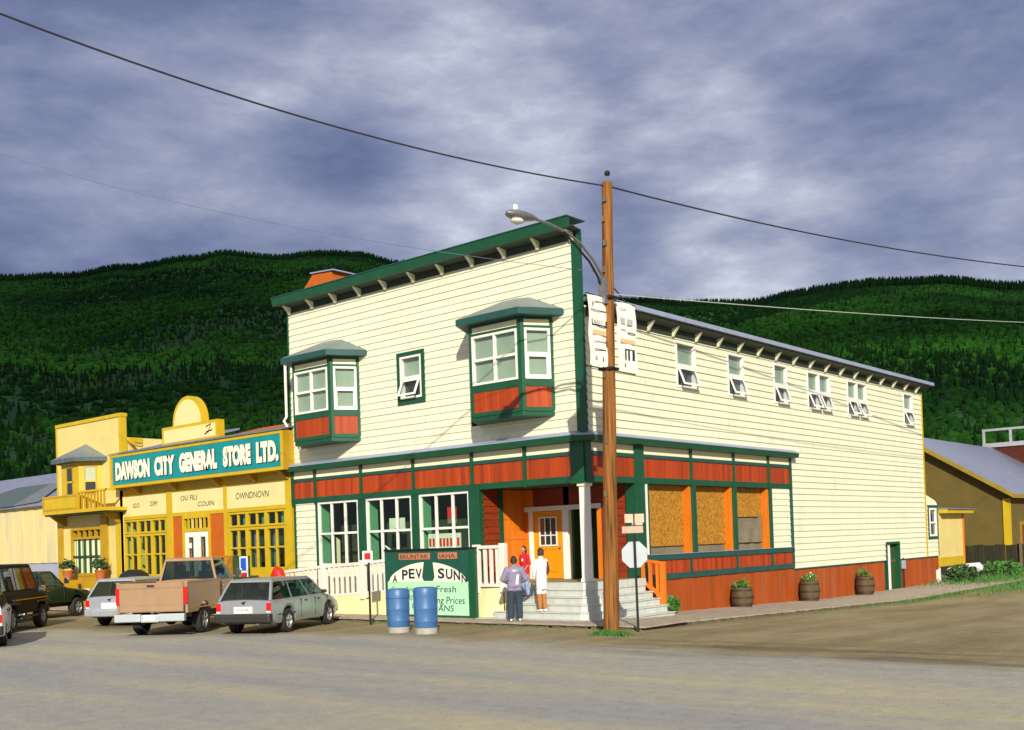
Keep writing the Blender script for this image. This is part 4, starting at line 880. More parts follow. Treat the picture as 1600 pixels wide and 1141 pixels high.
for p, q in zip(fp, fp[1:]):
    d = Vector((q[0]-p[0], q[1]-p[1])); pl = Plane((p[0], p[1], 0), (d.x, d.y, 0), (d.y, -d.x, 0)); Lf = d.length; k = .22 if Lf < 1.2 else .45
    b = MB(); pl.frame(b, k, Lf-k, 4.75, 5.95, .05, .0, .03, 'yellow2'); pl.box(b, k, Lf-k, 5.28, 5.35, .0, .032, 'yellow'); b.build('window_frame', by)
    b = MB(); pl.box(b, k+.05, Lf-k-.05, 4.8, 5.28, .001, .01, 'window_dark'); pl.box(b, k+.05, Lf-k-.05, 5.35, 5.9, .001, .01, 'blind' if Lf < 1.2 else 'window_dark'); b.build('pane', by)
b = MB(); E_ = [(-27.95, 0.0), (-27.25, -1.05), (-25.3, -1.05), (-24.5, 0.0)]; b.prism(E_, lambda p, a: (p[0], p[1], a), 6.12, 6.28, 'slate')
ap = (-26.2, -.01, 6.95); e3 = [(p[0], p[1], 6.285) for p in E_]
for p, q in zip(e3, e3[1:]): b.poly([p, q, ap], 'metalroof')
b.build('bay_roof', by)
b = MB(); b.hexa([(-28.6, 3, 6.2), (-23.5, 3, 6.2), (-23.5, 9, 7.6), (-28.6, 9, 7.6), (-28.6, 3, 6.3), (-23.5, 3, 6.3), (-23.5, 9, 7.75), (-28.6, 9, 7.75)], 'bluegrey'); b.build('roof', YB_)
b = MB(); b.box(-23.35, -23.3, .3, .9, 6.8, 7.0, 'yellow'); b.tube([(-23.5, .3, 6.9), (-22.8, .3, 6.65), (-22.6, .5, 6.6)], .06, 'yellow2'); b.build('roof_brace', YB_)

# ================================================================== PALE WAREHOUSE far left
PW = thing('pale_warehouse', 'long pale corrugated warehouse with a grey metal roof behind the yellow buildings at far left', 'building', (-50, 12, 0))
b = MB(); n = 90
for i in range(n):
    a = -90+58*i/n; c = -90+58*(i+1)/n; o_ = .03*(i % 2); b.box(a, c, 6-o_, 6.3, 1.9, 5.15, 'palewall')
b.box(-32.1, -32, 6.3, 20, 0, 5.1, 'palewall'); b.build('wall', PW)
b = MB(); b.box(-90, -32, 6.05, 6.3, -.1, 1.9, 'bluewhite'); b.build('base_wall', PW)
b = MB(); b.hexa([(-90, 5.7, 5.12), (-31.8, 5.7, 5.12), (-31.8, 13, 7.9), (-90, 13, 7.9), (-90, 5.7, 5.22), (-31.8, 5.7, 5.22), (-31.8, 13, 8.02), (-90, 13, 8.02)], 'bluegrey'); b.hexa([(-90, 13, 7.9), (-31.8, 13, 7.9), (-31.8, 20.3, 5.1), (-90, 20.3, 5.1), (-90, 13, 8.02), (-31.8, 13, 8.02), (-31.8, 20.3, 5.2), (-90, 20.3, 5.2)], 'bluegrey'); b.build('roof', PW)
b = MB(); b.poly([(-56, 5.6, 5.24), (-45.5, 5.6, 5.24), (-48.5, 9.5, 6.85), (-53, 9.5, 6.85)], 'slate'); b.poly([(-45.5, 5.6, 5.24), (-43, 6.0, 5.4), (-47.0, 9.6, 6.87), (-48.5, 9.5, 6.85)], 'asphaltroof'); b.build('roof_patch', PW)

# ================================================================== RIGHT BACKGROUND
BB = thing('brown_hall', 'olive brown gabled hall with yellow fascia and a grey metal roof behind the cream building', 'building', (-8, 52, -.4))
gx = [(-14.6, 4.05), (-7.6, 7.85), (-1.16, 4.05)]
b = MB(); b.prism([(-14.3, -.5), (-1.4, -.5), (-1.4, 4.0), (-7.6, 7.88), (-14.3, 4.0)], lambda p, a: (p[0], a, p[1]), 43.15, 66, 'brownwall'); b.build('wall', BB)
b = MB(); b.hexa([(-7.6, 42.7, 7.92), (-1.0, 42.7, 3.85), (-1.0, 66.5, 3.85), (-7.6, 66.5, 7.92), (-7.6, 42.7, 8.06), (-1.0, 42.7, 3.98), (-1.0, 66.5, 3.98), (-7.6, 66.5, 8.06)], 'bluegrey'); b.hexa([(-14.8, 42.7, 3.85), (-7.6, 42.7, 7.92), (-7.6, 66.5, 7.92), (-14.8, 66.5, 3.85), (-14.8, 42.7, 3.98), (-7.6, 42.7, 8.06), (-7.6, 66.5, 8.06), (-14.8, 66.5, 3.98)], 'bluegrey'); b.build('roof', BB)
b = MB(); b.hexa([(-7.6, 42.62, 7.84), (-.98, 42.62, 3.76), (-.98, 42.69, 3.76), (-7.6, 42.69, 7.84), (-7.6, 42.62, 8.12), (-.98, 42.62, 4.03), (-.98, 42.69, 4.03), (-7.6, 42.69, 8.12)], 'shadeyellow'); b.hexa([(-.99, 42.7, 3.76), (-.92, 42.7, 3.76), (-.92, 66.5, 3.76), (-.99, 66.5, 3.76), (-.99, 42.7, 4.0), (-.92, 42.7, 4.0), (-.92, 66.5, 4.0), (-.99, 66.5, 4.0)], 'shadeyellow'); b.build('fascia', BB)
b = MB(); b.box(-1.72, -1.36, 43.08, 43.4, -.5, 3.75, 'yellow'); b.build('corner_board', BB)
b = MB(); SIDEB = Plane((-1.4, 0, 0), (0, 1, 0), (1, 0, 0)); SIDEB.frame(b, 45.2, 47.2, -.4, 2.4, .2, -.05, .06, 'shadeyellow'); SIDEB.box(b, 45.4, 47.0, -.4, 2.2, -.04, .01, 'brownred'); b.build('side_door', BB)
b = MB()
for (p, q) in (((-6.4, 43.2, 7.0), (-4.6, 52, 6.1)), ((-4.8, 43.6, 6.1), (-4.0, 51, 5.75))): b.tube([p, ((p[0]+q[0])/2, (p[1]+q[1])/2, (p[2]+q[2])/2+.0), q], .04, 'steelblack', 5)
b.build('roof_pipe', BB)
RB = thing('parapet_building', 'brown-red building with a white rooftop railing rising behind the brown hall', 'building', (-2, 66, -.4))
b = MB(); b.box(-8.2, 8, 62, 76, -.5, 8.1, 'brownred'); b.build('wall', RB)
b = MB(); RP2 = Plane((0, 61.98, 0), (1, 0, 0), (0, -1, 0)); RP2.box(b, -8.3, 8.2, 8.1, 8.42, -.1, .1, 'whitecloth'); RP2.box(b, -8.3, -2.2, 9.33, 9.5, -.05, .05, 'whitecloth')
for u in (-8.2, -6.3, -4.4, -2.4): RP2.box(b, u-.09, u+.09, 8.42, 9.33, -.05, .05, 'whitecloth')
b.build('railing', RB)
# rear shed
SH = thing('rear_shed', 'small cream shed with yellow trim and flat grey roof behind the cream building', 'shed', (.2, 28.5, -.4))
b = MB(); b.box(-2.2, .05, 27.0, 30.2, .80, 2.82, 'ycream'); b.build('wall', SH)
b = MB(); b.box(-2.5, .45, 26.98, 30.7, 2.83, 3.0, 'yellow'); b.build('fascia', SH)
b = MB(); b.hexa([(-2.55, 26.98, 3.0), (.52, 26.98, 3.0), (.52, 30.8, 3.0), (-2.55, 30.8, 3.0), (-2.55, 26.98, 3.3), (.52, 26.98, 3.04), (.52, 30.8, 3.04), (-2.55, 30.8, 3.3)], 'metalroof'); b.build('roof', SH)
b = MB(); b.box(-2.25, .09, 26.98, 30.3, .40, .79, 'yellow'); b.build('base_board', SH)
b = MB(); b.box(-.1, .10, 30.2, 30.34, .40, 2.82, 'orange'); b.build('corner_board', SH)
for x, y in ((-.1, 27.1), (-.1, 28.6), (-.1, 30.1), (-2, 30.1)): b = MB(); b.box(x-.08, x+.08, y-.08, y+.08, -.5, .399, 'whitecloth'); b.build('leg', SH)
# dark fence
FN = thing('dark_board_fence', 'dark board fence standing in front of the brown hall', 'fence', (2, 38, -.45))
b = MB()
for i in range(60): x = -6+i*.28; b.box(x, x+.26, 37.6+.02*(i % 2), 37.66+.02*(i % 2), -.5, 1.16+.03*math.sin(i*1.7), 'fencewood')
b.build('board_panel', FN)
for x in (-2.5, .6, 3.7, 6.8): b = MB(); b.box(x, x+.12, 37.48, 37.6, -.5, 1.25, 'wooddark'); b.build('post', FN)
# small white machine in the weeds
b = MB(); b.loft([[(x+sx*.02, 28.9+.28*math.cos(t), .28+h*math.sin(t)) for t in [2*math.pi*k/10 for k in range(10)]] for x, h, sx in ((.55, .10, 0), (.62, .2, 0), (.9, .22, 0), (1.15, .24, 0), (1.25, .12, 0))], 'whitecloth')
mc = thing('white_tank', 'small white tank with a dark round opening lying in the weeds behind the shed', 'tank', (.9, 28.9, -.4)); b.build('tank_body', mc)
b = MB(); b.lathe([(0, 0), (.13, 0), (.13, .03), (0, .03)], (1.0, 28.60, .22), 'black', 14, 'y'); b.build('opening', mc)
b = MB(); b.box(.6, .68, 28.8, 29.0, -.45, .15, 'steelblack'); b.build('leg', mc)
b = MB(); b.box(1.12, 1.2, 28.8, 29.0, -.45, .15, 'steelblack'); b.build('leg', mc)
# ================================================================== UTILITY POLE WITH STREET LAMP
px, py = 2.71, -2.87; tx, ty = 3.02, -2.86
def pp(z): t = z/10.3; return (px+(tx-px)*t, py+(ty-py)*t, z)
UP = thing('utility_pole', 'tall weathered orange-brown wooden utility pole carrying a cobra-head street lamp', 'utility pole', (px, py, -.1))
b = MB(); rings = []
for k in range(46):
    z = -.2+10.5*k/45; c = pp(z); r = .185-.065*max(0, z)/10.3
    rings.append([(c[0]+r*(1+.05*mnoise.noise(Vector((math.cos(a)*2, math.sin(a)*2, z*.5))))*math.cos(a), c[1]+r*(1+.05*mnoise.noise(Vector((math.cos(a)*2, math.sin(a)*2, z*.5+9))))*math.sin(a), z) for a in [2*math.pi*j/14 for j in range(14)]])
b.loft(rings, 'wood'); b.build('pole_shaft', UP)
b = MB(); c = pp(10.28); b.tube([c, (c[0]+.02, c[1], 10.5)], .02, 'steel'); b.lathe([(0, 0), (.05, 0), (.07, .05), (.05, .10), (0, .12)], (c[0]+.02, c[1], 10.46), 'black', 12); b.build('insulator', UP)
for z, s_ in ((9.9, 1), (9.45, -1), (8.9, 1), (8.3, -1), (6.6, 1), (5.9, -1), (4.4, 1), (3.2, -1)):
    c = pp(z); b = MB(); b.box(c[0]+.02*s_-.03, c[0]+.02*s_+.05, c[1]-.175, c[1]-.10, z-.07, z+.06, 'wooddark'); b.build('climbing_notch', UP)
b = MB(); c = pp(7.7); b.box(c[0]-.09, c[0]+.09, c[1]-.26, c[1]-.13, 7.5, 8.1, 'steel'); b.build('arm_bracket', UP)
b = MB(); b.tube([(2.92, -3.03, 8.15), (2.92, -3.35, 8.45), (2.91, -3.84, 8.76), (2.9, -4.3, 8.90), (2.9, -4.9, 8.96), (2.9, -5.5, 8.97)], .03, 'steel', 10); b.build('lamp_arm', UP)
b = MB(); b.tube([(2.92, -3.05, 7.85), (2.92, -3.2, 8.1), (2.91, -3.5, 8.40), (2.9, -3.85, 8.60), (2.9, -4.2, 8.79), (2.9, -4.4, 8.90)], .026, 'steelblack', 10); b.build('arm_brace', UP)
b = MB(); rings = []
for y, w, h0, h1 in ((-5.35, .05, 8.93, 9.01), (-5.55, .09, 8.88, 9.04), (-5.8, .14, 8.82, 9.04), (-6.05, .16, 8.81, 9.02), (-6.22, .12, 8.84, 8.98), (-6.30, .04, 8.89, 8.94)):
    rings.append([(2.9+w*math.cos(a), y, (h0+h1)/2+(h1-h0)/2*math.sin(a)) for a in [2*math.pi*j/14 for j in range(14)]])
b.loft(rings, 'steel'); lh = b.build('lamp_head', UP)
b = MB(); b.ball((2.9, -5.98, 8.80), (.12, .18, .07), 'lens', 8, 14); b.build('lens', lh)
b = MB(); b.lathe([(0, 0), (.055, 0), (.06, .07), (.04, .11), (0, .12)], (2.9, -6.02, 9.02), 'lens', 12); b.build('photocell', lh)
for z in (7.66, 6.04):
    b = MB(); c = pp(z); b.tube([(c[0], -3.72, z), (c[0], -1.78, z-.02)], .014, 'steelblack', 6); b.tube([(c[0]-.2, c[1], z), (c[0]+.2, c[1], z)], .02, 'steelblack', 6)
    b.box(c[0]-.17, c[0]+.17, c[1]-.175, c[1]+.175, z-.03, z+.03, 'steelblack'); b.build('banner_arm', UP)
# banners on their arms (plane along the side street)
def banner(y0, y1, label, marks, sgn):
    T = thing('banner', label, 'banner', (2.96, (y0+y1)/2, 6.06), group='cloth banners on the utility pole'); n = 8; b = MB(); rows = []
    for k in range(13):
        z = 6.06+(7.64-6.06)*k/12; rows.append([(2.955+.018*math.sin(k*.9+j*.8), y0+(y1-y0)*j/n, z) for j in range(n+1)])
    bk = [[(p[0]-.006, p[1], p[2]) for p in r] for r in rows]
    for R in (rows, bk):
        for r, q in zip(R, R[1:]):
            for j in range(n): b.poly([r[j], r[j+1], q[j+1], q[j]], 'banner', True)
    b.build('cloth', T)
    for (m, name, u0, u1, z0, z1) in marks:
        b = MB(); b.box(2.978, 2.981, y0+(y1-y0)*u0, y0+(y1-y0)*u1, z0, z1, m); b.build(name, T)
banner(-3.66, -2.97, 'left white cloth banner on the utility pole, printed with a boxed line of words', [('black', 'printed_line', .3, .9, 7.5, 7.515), ('black', 'printed_line', .1, .95, 7.30, 7.318), ('black', 'printed_line', .2, .24, 7.4, 7.5), ('black', 'printed_box', .12, .95, 6.96, 6.99), ('black', 'printed_box', .12, .16, 6.99, 7.10), ('black', 'printed_box', .9, .95, 6.99, 7.10), ('bannerorange', 'orange_strip', .15, .9, 6.76, 6.86), ('black', 'printed_line', .22, .9, 6.60, 6.612), ('black', 'printed_line', .25, .85, 6.42, 6.44), ('bannergrey', 'printed_spot', .25, .38, 6.2, 6.28), ('black', 'printed_spot', .68, .72, 6.18, 6.27)], -1)
banner(-2.56, -1.78, 'right white cloth banner on the utility pole, with grey blocks and a dark square', [('black', 'printed_line', .15, .45, 7.48, 7.492), ('bannergrey', 'grey_block', .15, .38, 7.14, 7.28), ('bannergrey', 'grey_block', .5, .78, 7.14, 7.28), ('bannergrey', 'printed_line', .15, .4, 6.98, 7.02), ('black', 'printed_line', .5, .92, 6.94, 6.965), ('bannerorange', 'orange_strip', .12, .9, 6.70, 6.79), ('navy', 'dark_square', .34, .40, 6.32, 6.55), ('navy', 'dark_square', .5, .58, 6.32, 6.55), ('navy', 'dark_square', .72, .84, 6.32, 6.55), ('navy', 'dark_square', .34, .84, 6.55, 6.57), ('black', 'printed_spot', .3, .34, 6.14, 6.22)], 1)
BP3 = Plane((2.982, 0, 0), (0, 1, 0), (1, 0, 0)); MB0 = [o for o in bpy.data.objects if o.name.startswith('banner') and o.get('category') == 'banner']
text('EAST 1', BP3, -3.52, 7.01, .07, 'black', MB0[0], width=.42)

# ------------------------------------------------------------------ overhead wires
def wire(name, pts, r, label, m='cable', ta=0.):
    # catenary through three given points (quadratic)
    A, B_, C_ = [Vector(p) for p in pts]; b = MB(); P = []
    L1 = (B_-A).length; L2 = (C_-B_).length; tb = L1/(L1+L2)
    for i in range(41):
        t = ta+(1-ta)*i/40; q = A*((t-tb)*(t-1)/((0-tb)*(0-1))) + B_*(t*(t-1)/(tb*(tb-1))) + C_*(t*(t-tb)/(1-tb)); P.append(q)
    b.tube(P, r, m, 6); return tobj(b, name, label, 'cable', o=tuple(A))
wire('overhead_cable', [(.43, -16.3, 10.66), (1.37, -10.17, 10.19), (3.03, -2.86, 10.22)], .017, 'dark overhead cable running from the pole top to the upper left', ta=-1.1)
wire('overhead_cable', [(3.03, -2.86, 10.22), (4.36, 5.5, 10.46), (9.5, 25, 11.6)], .02, 'dark overhead cable running from the pole top to the right')
wire('overhead_cable', [(3.0, -2.86, 7.75), (4.4, 5.7, 8.35), (8.0, 32, 10.9)], .011, 'pale thin cable crossing in front of the right-hand hillside', 'cablelight')
wire('service_cable', [(3.05, -2.8, 7.9), (2.4, -1.2, 7.75), (.5, .5, 8.55)], .016, 'short black service cable from the pole to the side eave')
wire('overhead_cable', [(-6.67, -9.16, 11.0), (-.46, -5.8, 8.98), (2.9, -2.95, 8.25)], .006, 'thin faint overhead cable sloping down to the pole in front of the false front', 'greycable', ta=-.6)

# ------------------------------------------------------------------ signs on posts
ST = thing('stop_sign', 'octagonal stop sign seen from its grey back, with crossed street name blades on top', 'street sign', (3.1, -2.35, 0))
f2 = Vector((math.cos(AZ), math.sin(AZ), 0)); r2 = Vector((math.sin(AZ), -math.cos(AZ), 0))
b = MB(); b.tube([(3.1, -2.35, -.1), (3.07, -2.33, 2.25)], .028, 'steelblack', 8); b.build('post', ST)
SPp = Plane(tuple(Vector((3.08, -2.34, 0))+f2*.02), tuple((r2+f2*.15).normalized()), tuple((-f2+r2*.15).normalized()))
oc = [(.30*math.cos(R_(22.5+45*k))/math.cos(R_(22.5)), 1.78+.30*math.sin(R_(22.5+45*k))/math.cos(R_(22.5))) for k in range(8)]
b = MB(); b.prism(oc, lambda p, a: SPp.pt(p[0], p[1], a), -.05, -.045, 'signback'); b.build('sign_panel', ST)
b = MB(); b.prism(oc, lambda p, a: SPp.pt(p[0], p[1], a), -.057, -.052, 'redsign'); b.build('sign_face', ST)
b = MB(); SPp.box(b, -.22, .24, 2.52, 2.72, .0, .012, 'signbrown'); SPp.box(b, -.05, .2, 2.46, 2.52, .0, .012, 'signbrown'); b.build('street_blade', ST)
b = MB(); q = Plane((3.08, -2.34, 0), tuple((r2*.9-f2*.5).normalized()), tuple((-f2*.9-r2*.5).normalized())); q.box(b, -.3, .22, 2.28, 2.44, .0, .012, 'signbrown'); b.build('street_blade', ST)
b = MB(); b.tube([(3.07, -2.33, 2.2), (3.07, -2.33, 2.75)], .02, 'steelblack', 8); b.box(3.04, 3.10, -2.36, -2.3, 2.44, 2.5, 'steel'); b.build('blade_clamp', ST)
SS = thing('small_street_sign', 'thin black post with a small white and red plate in front of the ramp railing', 'street sign', (-5.57, -2.76, 0))
b = MB(); b.tube([(-5.57, -2.76, -.1), (-5.57, -2.76, 1.75)], .03, 'steelblack', 8); b.tube([(-5.57, -2.76, .02), (-5.45, -2.85, .02), (-5.42, -2.8, .12), (-5.5, -2.76, .14)], .018, 'steelblack', 6); b.tube([(-5.57, -2.76, .75), (-5.68, -2.8, .72)], .02, 'steelblack', 6); b.build('post', SS)
q = Plane((-5.57, -2.79, 0), (.95, .3, 0), (.3, -.95, 0)); b = MB(); q.box(b, -.16, .16, 1.74, 2.06, 0, .012, 'banner'); b.build('sign_plate', SS)
b = MB(); q.box(b, -.10, .10, 1.82, 2.0, .0125, .015, 'redsign'); b.build('red_mark', SS)
# big painted sign board
GB = thing('sign_board', 'large dark green sign board with an arched white title over a mint panel', 'sign', (-4.8, -1.2, .1))
q = Plane((0, -1.18, 0), (1, 0, 0), (0, -1, 0)); a_, c_ = -6.62, -2.98
b = MB(); q.box(b, a_, c_, .115, 2.02, -.08, 0, 'signgreen'); q.box(b, a_, c_, 2.02, 2.07, -.10, .04, 'black'); b.build('board', GB)
b = MB(); q.box(b, c_-.24, c_, .116, 2.02, .0, .03, 'green'); b.build('edge_strip', GB)
n = 26; u0, u1 = a_+.12, c_-.28; top = []
for i in range(n+1): t = i/n; top.append((u0+(u1-u0)*t, 1.02+.66*math.sin(math.pi*t)**.5))
b = MB(); 
for i in range(n): b.prism([(top[i][0], .98), (top[i+1][0], .98), (top[i+1][0], top[i+1][1]), (top[i][0], top[i][1])], lambda p, a: q.pt(p[0], p[1], a), .001, .012, 'letter')
b.build('arch_panel', GB)
b = MB(); q.box(b, u0, u1, .17, 1.12, .001, .016, 'mint'); b.build('mint_panel', GB)
b = MB(); b.prism([(-4.98, 1.14), (-4.62, 1.14), (-4.55, 1.25), (-4.62, 1.75), (-4.95, 1.75), (-5.05, 1.25)], lambda p, a: q.pt(p[0], p[1], a), .013, .02, 'signgreen'); b.build('centre_emblem', GB)
b = MB(); q.box(b, -6.0, -4.72, 1.76, 1.94, .001, .006, 'salmon'); q.box(b, -4.40, -3.66, 1.76, 1.94, .001, .006, 'salmon'); b.build('title_band', GB)
text('BRUNTAK', q, -5.95, 1.785, .125, 'signgreen', GB, off=.007, ext=.002, width=1.18, bold=.02); text('IAHA', q, -4.34, 1.785, .125, 'signgreen', GB, off=.007, ext=.002, width=.62, bold=.02)
for ch, u, z, r_ in (('A', -6.28, 1.10, .2), ('P', -5.88, 1.19, .25), ('E', -5.60, 1.22, .25), ('V', -5.32, 1.22, .27), ('S', -4.42, 1.22, .27), ('U', -4.10, 1.2, .26), ('N', -3.80, 1.16, .25), ('N', -3.50, 1.10, .2)):
    text(ch, q, u, z, .28 if z > 1.15 else .22, 'navy', GB, off=.014, ext=.002, width=r_, bold=.03)
for s_, u, z, sz, w in (('Great Food Yet', -6.35, .84, .14, 1.5), ('Fresh', -4.50, .82, .19, .78), ('All Long', -5.7, .58, .15, .7), ('ing Prices', -4.55, .50, .20, 1.15), ('EAM', -5.5, .36, .12, .4), ('ANS', -4.45, .28, .18, .62)):
    text(s_, q, u, z, sz, 'navy', GB, off=.018, ext=.002, width=w, shear=.1)

# ------------------------------------------------------------------ blue barrels
def blue_barrel(c, h, r, lid, label):
    T = thing('litter_barrel', label, 'barrel', c, group='blue barrels at the kerb'); b = MB()
    prof = [(0, 0), (r*.93, 0), (r*.95, .03), (r*.97, h*.25), (r*.985, h*.26), (r*.985, h*.29), (r*.975, h*.30), (r, h*.52), (r*1.012, h*.53), (r*1.012, h*.56), (r, h*.57), (r*1.0, h*.82)]
    b.lathe(prof + [(0, h*.82)], c, 'bluebarrel', 28); b.build('barrel_body', T)
    b = MB(); k = 1.07 if lid else 1.02; b.lathe([(r*.9, h*.81), (r*k, h*.79), (r*k, h*.83), (r*1.02, h*.93), (r*.93, h*.985), (r*.7, h), (0, h*1.005)], c, 'bluebarrel', 28); b.build('lid', T)
    b = MB(); b.lathe([(r*.935, .0), (r*.966, .002), (r*.985, h*.12), (r*.955, h*.13)], c, 'dusty', 28); b.build('dusty_base', T)
M['dusty'] = mat('dust_caked_plastic', (.36, .34, .30), .8, .2, 6.)
blue_barrel((-2.72, -4.38, 0), 1.10, .285, True, 'left blue plastic barrel with a wide lid before the big green sign board')
blue_barrel((-1.75, -4.38, 0), 1.14, .295, False, 'right blue plastic barrel with a dusty grey base before the big green sign board')

# ------------------------------------------------------------------ plants
def leaves(b, c, r, n, size, m, seed, dome=False):
    rg = random.Random(seed)
    for _ in range(n):
        while True:
            p = Vector((rg.uniform(-1, 1), rg.uniform(-1, 1), rg.uniform(-.2 if dome else -1, 1)))
            if p.length < 1 and p.length > .35: break
        k = 1+.25*mnoise.noise(Vector((p.x*2+seed, p.y*2, p.z*2))); o = Vector(c)+Vector((p.x*r[0], p.y*r[1], p.z*r[2]))*k
        d = Vector((rg.uniform(-1, 1), rg.uniform(-1, 1), rg.uniform(-.3, 1))).normalized(); e = d.orthogonal().normalized()*size*.5; d = d*size*rg.uniform(.7, 1.3)
        b.poly([o-e*.2, o+d*.5-e, o+d, o+d*.5+e], m)
def planter(y, h, label, flower, tall):
    x = .40; c = (x, y, bz(y)); T = thing('planter_barrel', label, 'planter', c, group='half barrels with plants along the side wall'); b = MB(); r = .36; hh = .62 if not tall else .7
    b.lathe([(0, 0), (r*.84, 0), (r, hh*.5), (r*.88, hh), (r*.8, hh), (r*.8, hh-.06), (0, hh-.06)], c, 'barrelwood', 20); b.build('staves', T)
    for k in (.15, .5, .85):
        b = MB(); rr_ = r*(.84+.16*math.sin(math.pi*k)+.012); b.lathe([(rr_*.97, hh*k-.03), (rr_, hh*k-.03), (rr_, hh*k+.03), (rr_*.97, hh*k+.03)], c, 'hoop', 20); b.build('hoop', T)
    b = MB(); leaves(b, (x, y, c[2]+hh+.02), (.27, .27, h*.75), 150, .08, 'leaf', int(y*7), True); b.build('foliage', T)
    b = MB(); leaves(b, (x, y, c[2]+hh+.1), (.2, .2, h*.7), 14, .06, flower, int(y*9), True); b.build('blossom', T)
planter(7.6, .30, 'first wooden barrel planter from the porch, with a green plant and a few red flowers', 'flowerred', False)
planter(12.5, .34, 'middle wooden barrel planter on the side boardwalk, full of trailing green leaves', 'flowerwhite', True)
planter(17.4, .40, 'farthest wooden barrel planter, nearest the side door, topped with red flowers', 'flowerred', True)
def shrub(c, r, n, size, label, m='leaf', name='shrub', st=.1):
    T = thing(name, label, 'shrub', c); b = MB(); leaves(b, (c[0], c[1], c[2]+r[2]*.9), r, n, size, m, int(c[0]*31+c[1]*17), False); b.build('foliage', T)
    b = MB()
    for k in range(5): a = k*1.26; b.tube([(c[0]+.03*math.cos(a), c[1]+.03*math.sin(a), c[2]-.05), (c[0]+r[0]*.4*math.cos(a), c[1]+r[1]*.4*math.sin(a), c[2]+r[2]*1.1)], .012, 'wooddark', 5)
    b.build('stem', T)
shrub((.45, 3.3, bz(3.3)), (.22, .3, .25), 260, .12, 'low bright green leafy shrub beside the orange stair rail')
for i, (x, y, r, lab) in enumerate(((.9, 27.2, (.7, .6, .45), 'dense dark green shrub under the small rear shed'), (1.5, 31.5, (.9, .8, .5), 'broad yellow-green shrub beyond the small rear shed'), (3.6, 34.0, (.6, .6, .45), 'round weedy shrub left of the white fence post at right edge'), (5.2, 33, (.9, .7, .4), 'sprawling weedy shrub at the far right edge'))):
    if i == 2: lab = 'round weedy shrub in front of the dark board fence'
    shrub((x, y, -.43), r, 420, .16, lab, 'leafdark' if i in (0,) else 'leaf')
def tufts(name, spots, kind='stuff'):
    b = MB(); rg = random.Random(3)
    for (x, y, w, d, n, h) in spots:
        for _ in range(n):
            a = x+rg.gauss(0, w); c = y+rg.gauss(0, d); z = g(c); ht = h*rg.uniform(.5, 1.3); dx, dy = rg.uniform(-.5, .5)*ht, rg.uniform(-.5, .5)*ht; an = rg.uniform(0, 3.14); ex, ey = .012*math.cos(an), .012*math.sin(an)
            b.poly([(a-ex, c-ey, z-.02), (a+ex, c+ey, z-.02), (a+dx*.5+ex*.8, c+dy*.5+ey*.8, z+ht*.6), (a+dx, c+dy, z+ht)], 'leaf')
    return tag(b.build(name, origin=(0, 0, 0)), kind=kind)
tufts('grass', [(2.85, -3.25, .18, .1, 320, .12), (3.2, -3.3, .16, .1, 220, .11), (3.1, 10, .12, 2.5, 120, .10), (3.1, 17, .12, 2.5, 500, .12), (3.2, 25, .2, 4, 300, .12), (1.2, 29, .9, 2.4, 2600, .3), (4.5, 33, 1.5, 2.5, 3000, .35), (4.2, 27, .6, 4, 1500, .2), (-1.0, -2.35, 1.2, .08, 160, .06), (-5, -2.4, 1.5, .1, 120, .05), (7, 36, 3, 1, 1500, .4), (.35, 15, .1, 3, 300, .12)])
# pebbles
M['stone'] = mat('grey_stone', (.26, .245, .21), .9, .3, 20.)
b = MB(); rg = random.Random(11)
for _ in range(7000):
    x = rg.uniform(-16, 14); y = rg.uniform(-16, -2.2) if rg.random() < .8 else rg.uniform(-2, 8)
    if y > -2.2 and x < 3.2: continue
    if x < 12 and math.hypot(x-CAM.x, y-CAM.y) < 4: continue
    s_ = rg.uniform(.005, .014)*rg.uniform(.6, 1.3); z = g(y)+.004; p = [(x+s_*math.cos(t+rg.uniform(-.3, .3))*rg.uniform(.7, 1.2), y+s_*math.sin(t)*rg.uniform(.7, 1.2), z) for t in (0, 1.25, 2.5, 3.75, 5.0)]
    mcol = rg.choice(('bwalk', 'bwalkdark', 'stone', 'stone'))
    tp = (x+rg.uniform(-.3, .3)*s_, y, z+s_*.7)
    for i in range(5): b.poly([p[i], p[(i+1) % 5], tp], mcol)
tag(b.build('gravel', origin=(0, 0, 0)), kind='stuff')
# flower pots and odds and ends on the store front
def pot(c, label, col, r=.2):
    T = thing('flower_pot', label, 'flower pot', c); b = MB(); b.lathe([(0, 0), (r*.7, 0), (r, r*1.6), (r*1.1, r*1.6), (r*1.1, r*1.85), (r*.9, r*1.85), (0, r*1.75)], c, 'terracotta', 16); b.build('pot', T)
    b = MB(); leaves(b, (c[0], c[1], c[2]+r*2.4), (r*1.5, r*1.5, r*1.6), 200, .1, col, int(c[0]*5), True); b.build('foliage', T)
for x_, y_, lb, cc in ((-27.0, -.55, 'terracotta flower pot at the left end of the balcony building window', 'leafdark'), (-24.3, -.55, 'terracotta flower pot with dark bushy plant, right end of the balcony building window', 'leafdark')):
    b = MB(); b.box(x_-.35, x_+.35, y_-.25, y_+.25, .11, 1.2, 'yellow2'); tobj(b, 'planter_stand', 'yellow plank stand under the ' + ('left' if x_ < -26 else 'right') + ' terracotta flower pot', 'stand', o=(x_, y_, .1))
    pot((x_, y_, 1.205), lb, cc, .22)
b = MB(); b.lathe([(0, 0), (.62, 0), (.72, .5), (.70, .95), (.5, 1.35), (.25, 1.5), (0, 1.52)], (-20.25, -1.4, .11), 'black', 22)
T = thing('domed_bin', 'round-topped black bin outside the left windows of the yellow store', 'bin', (-20.25, -1.4, .11)); b.build('bin_body', T)
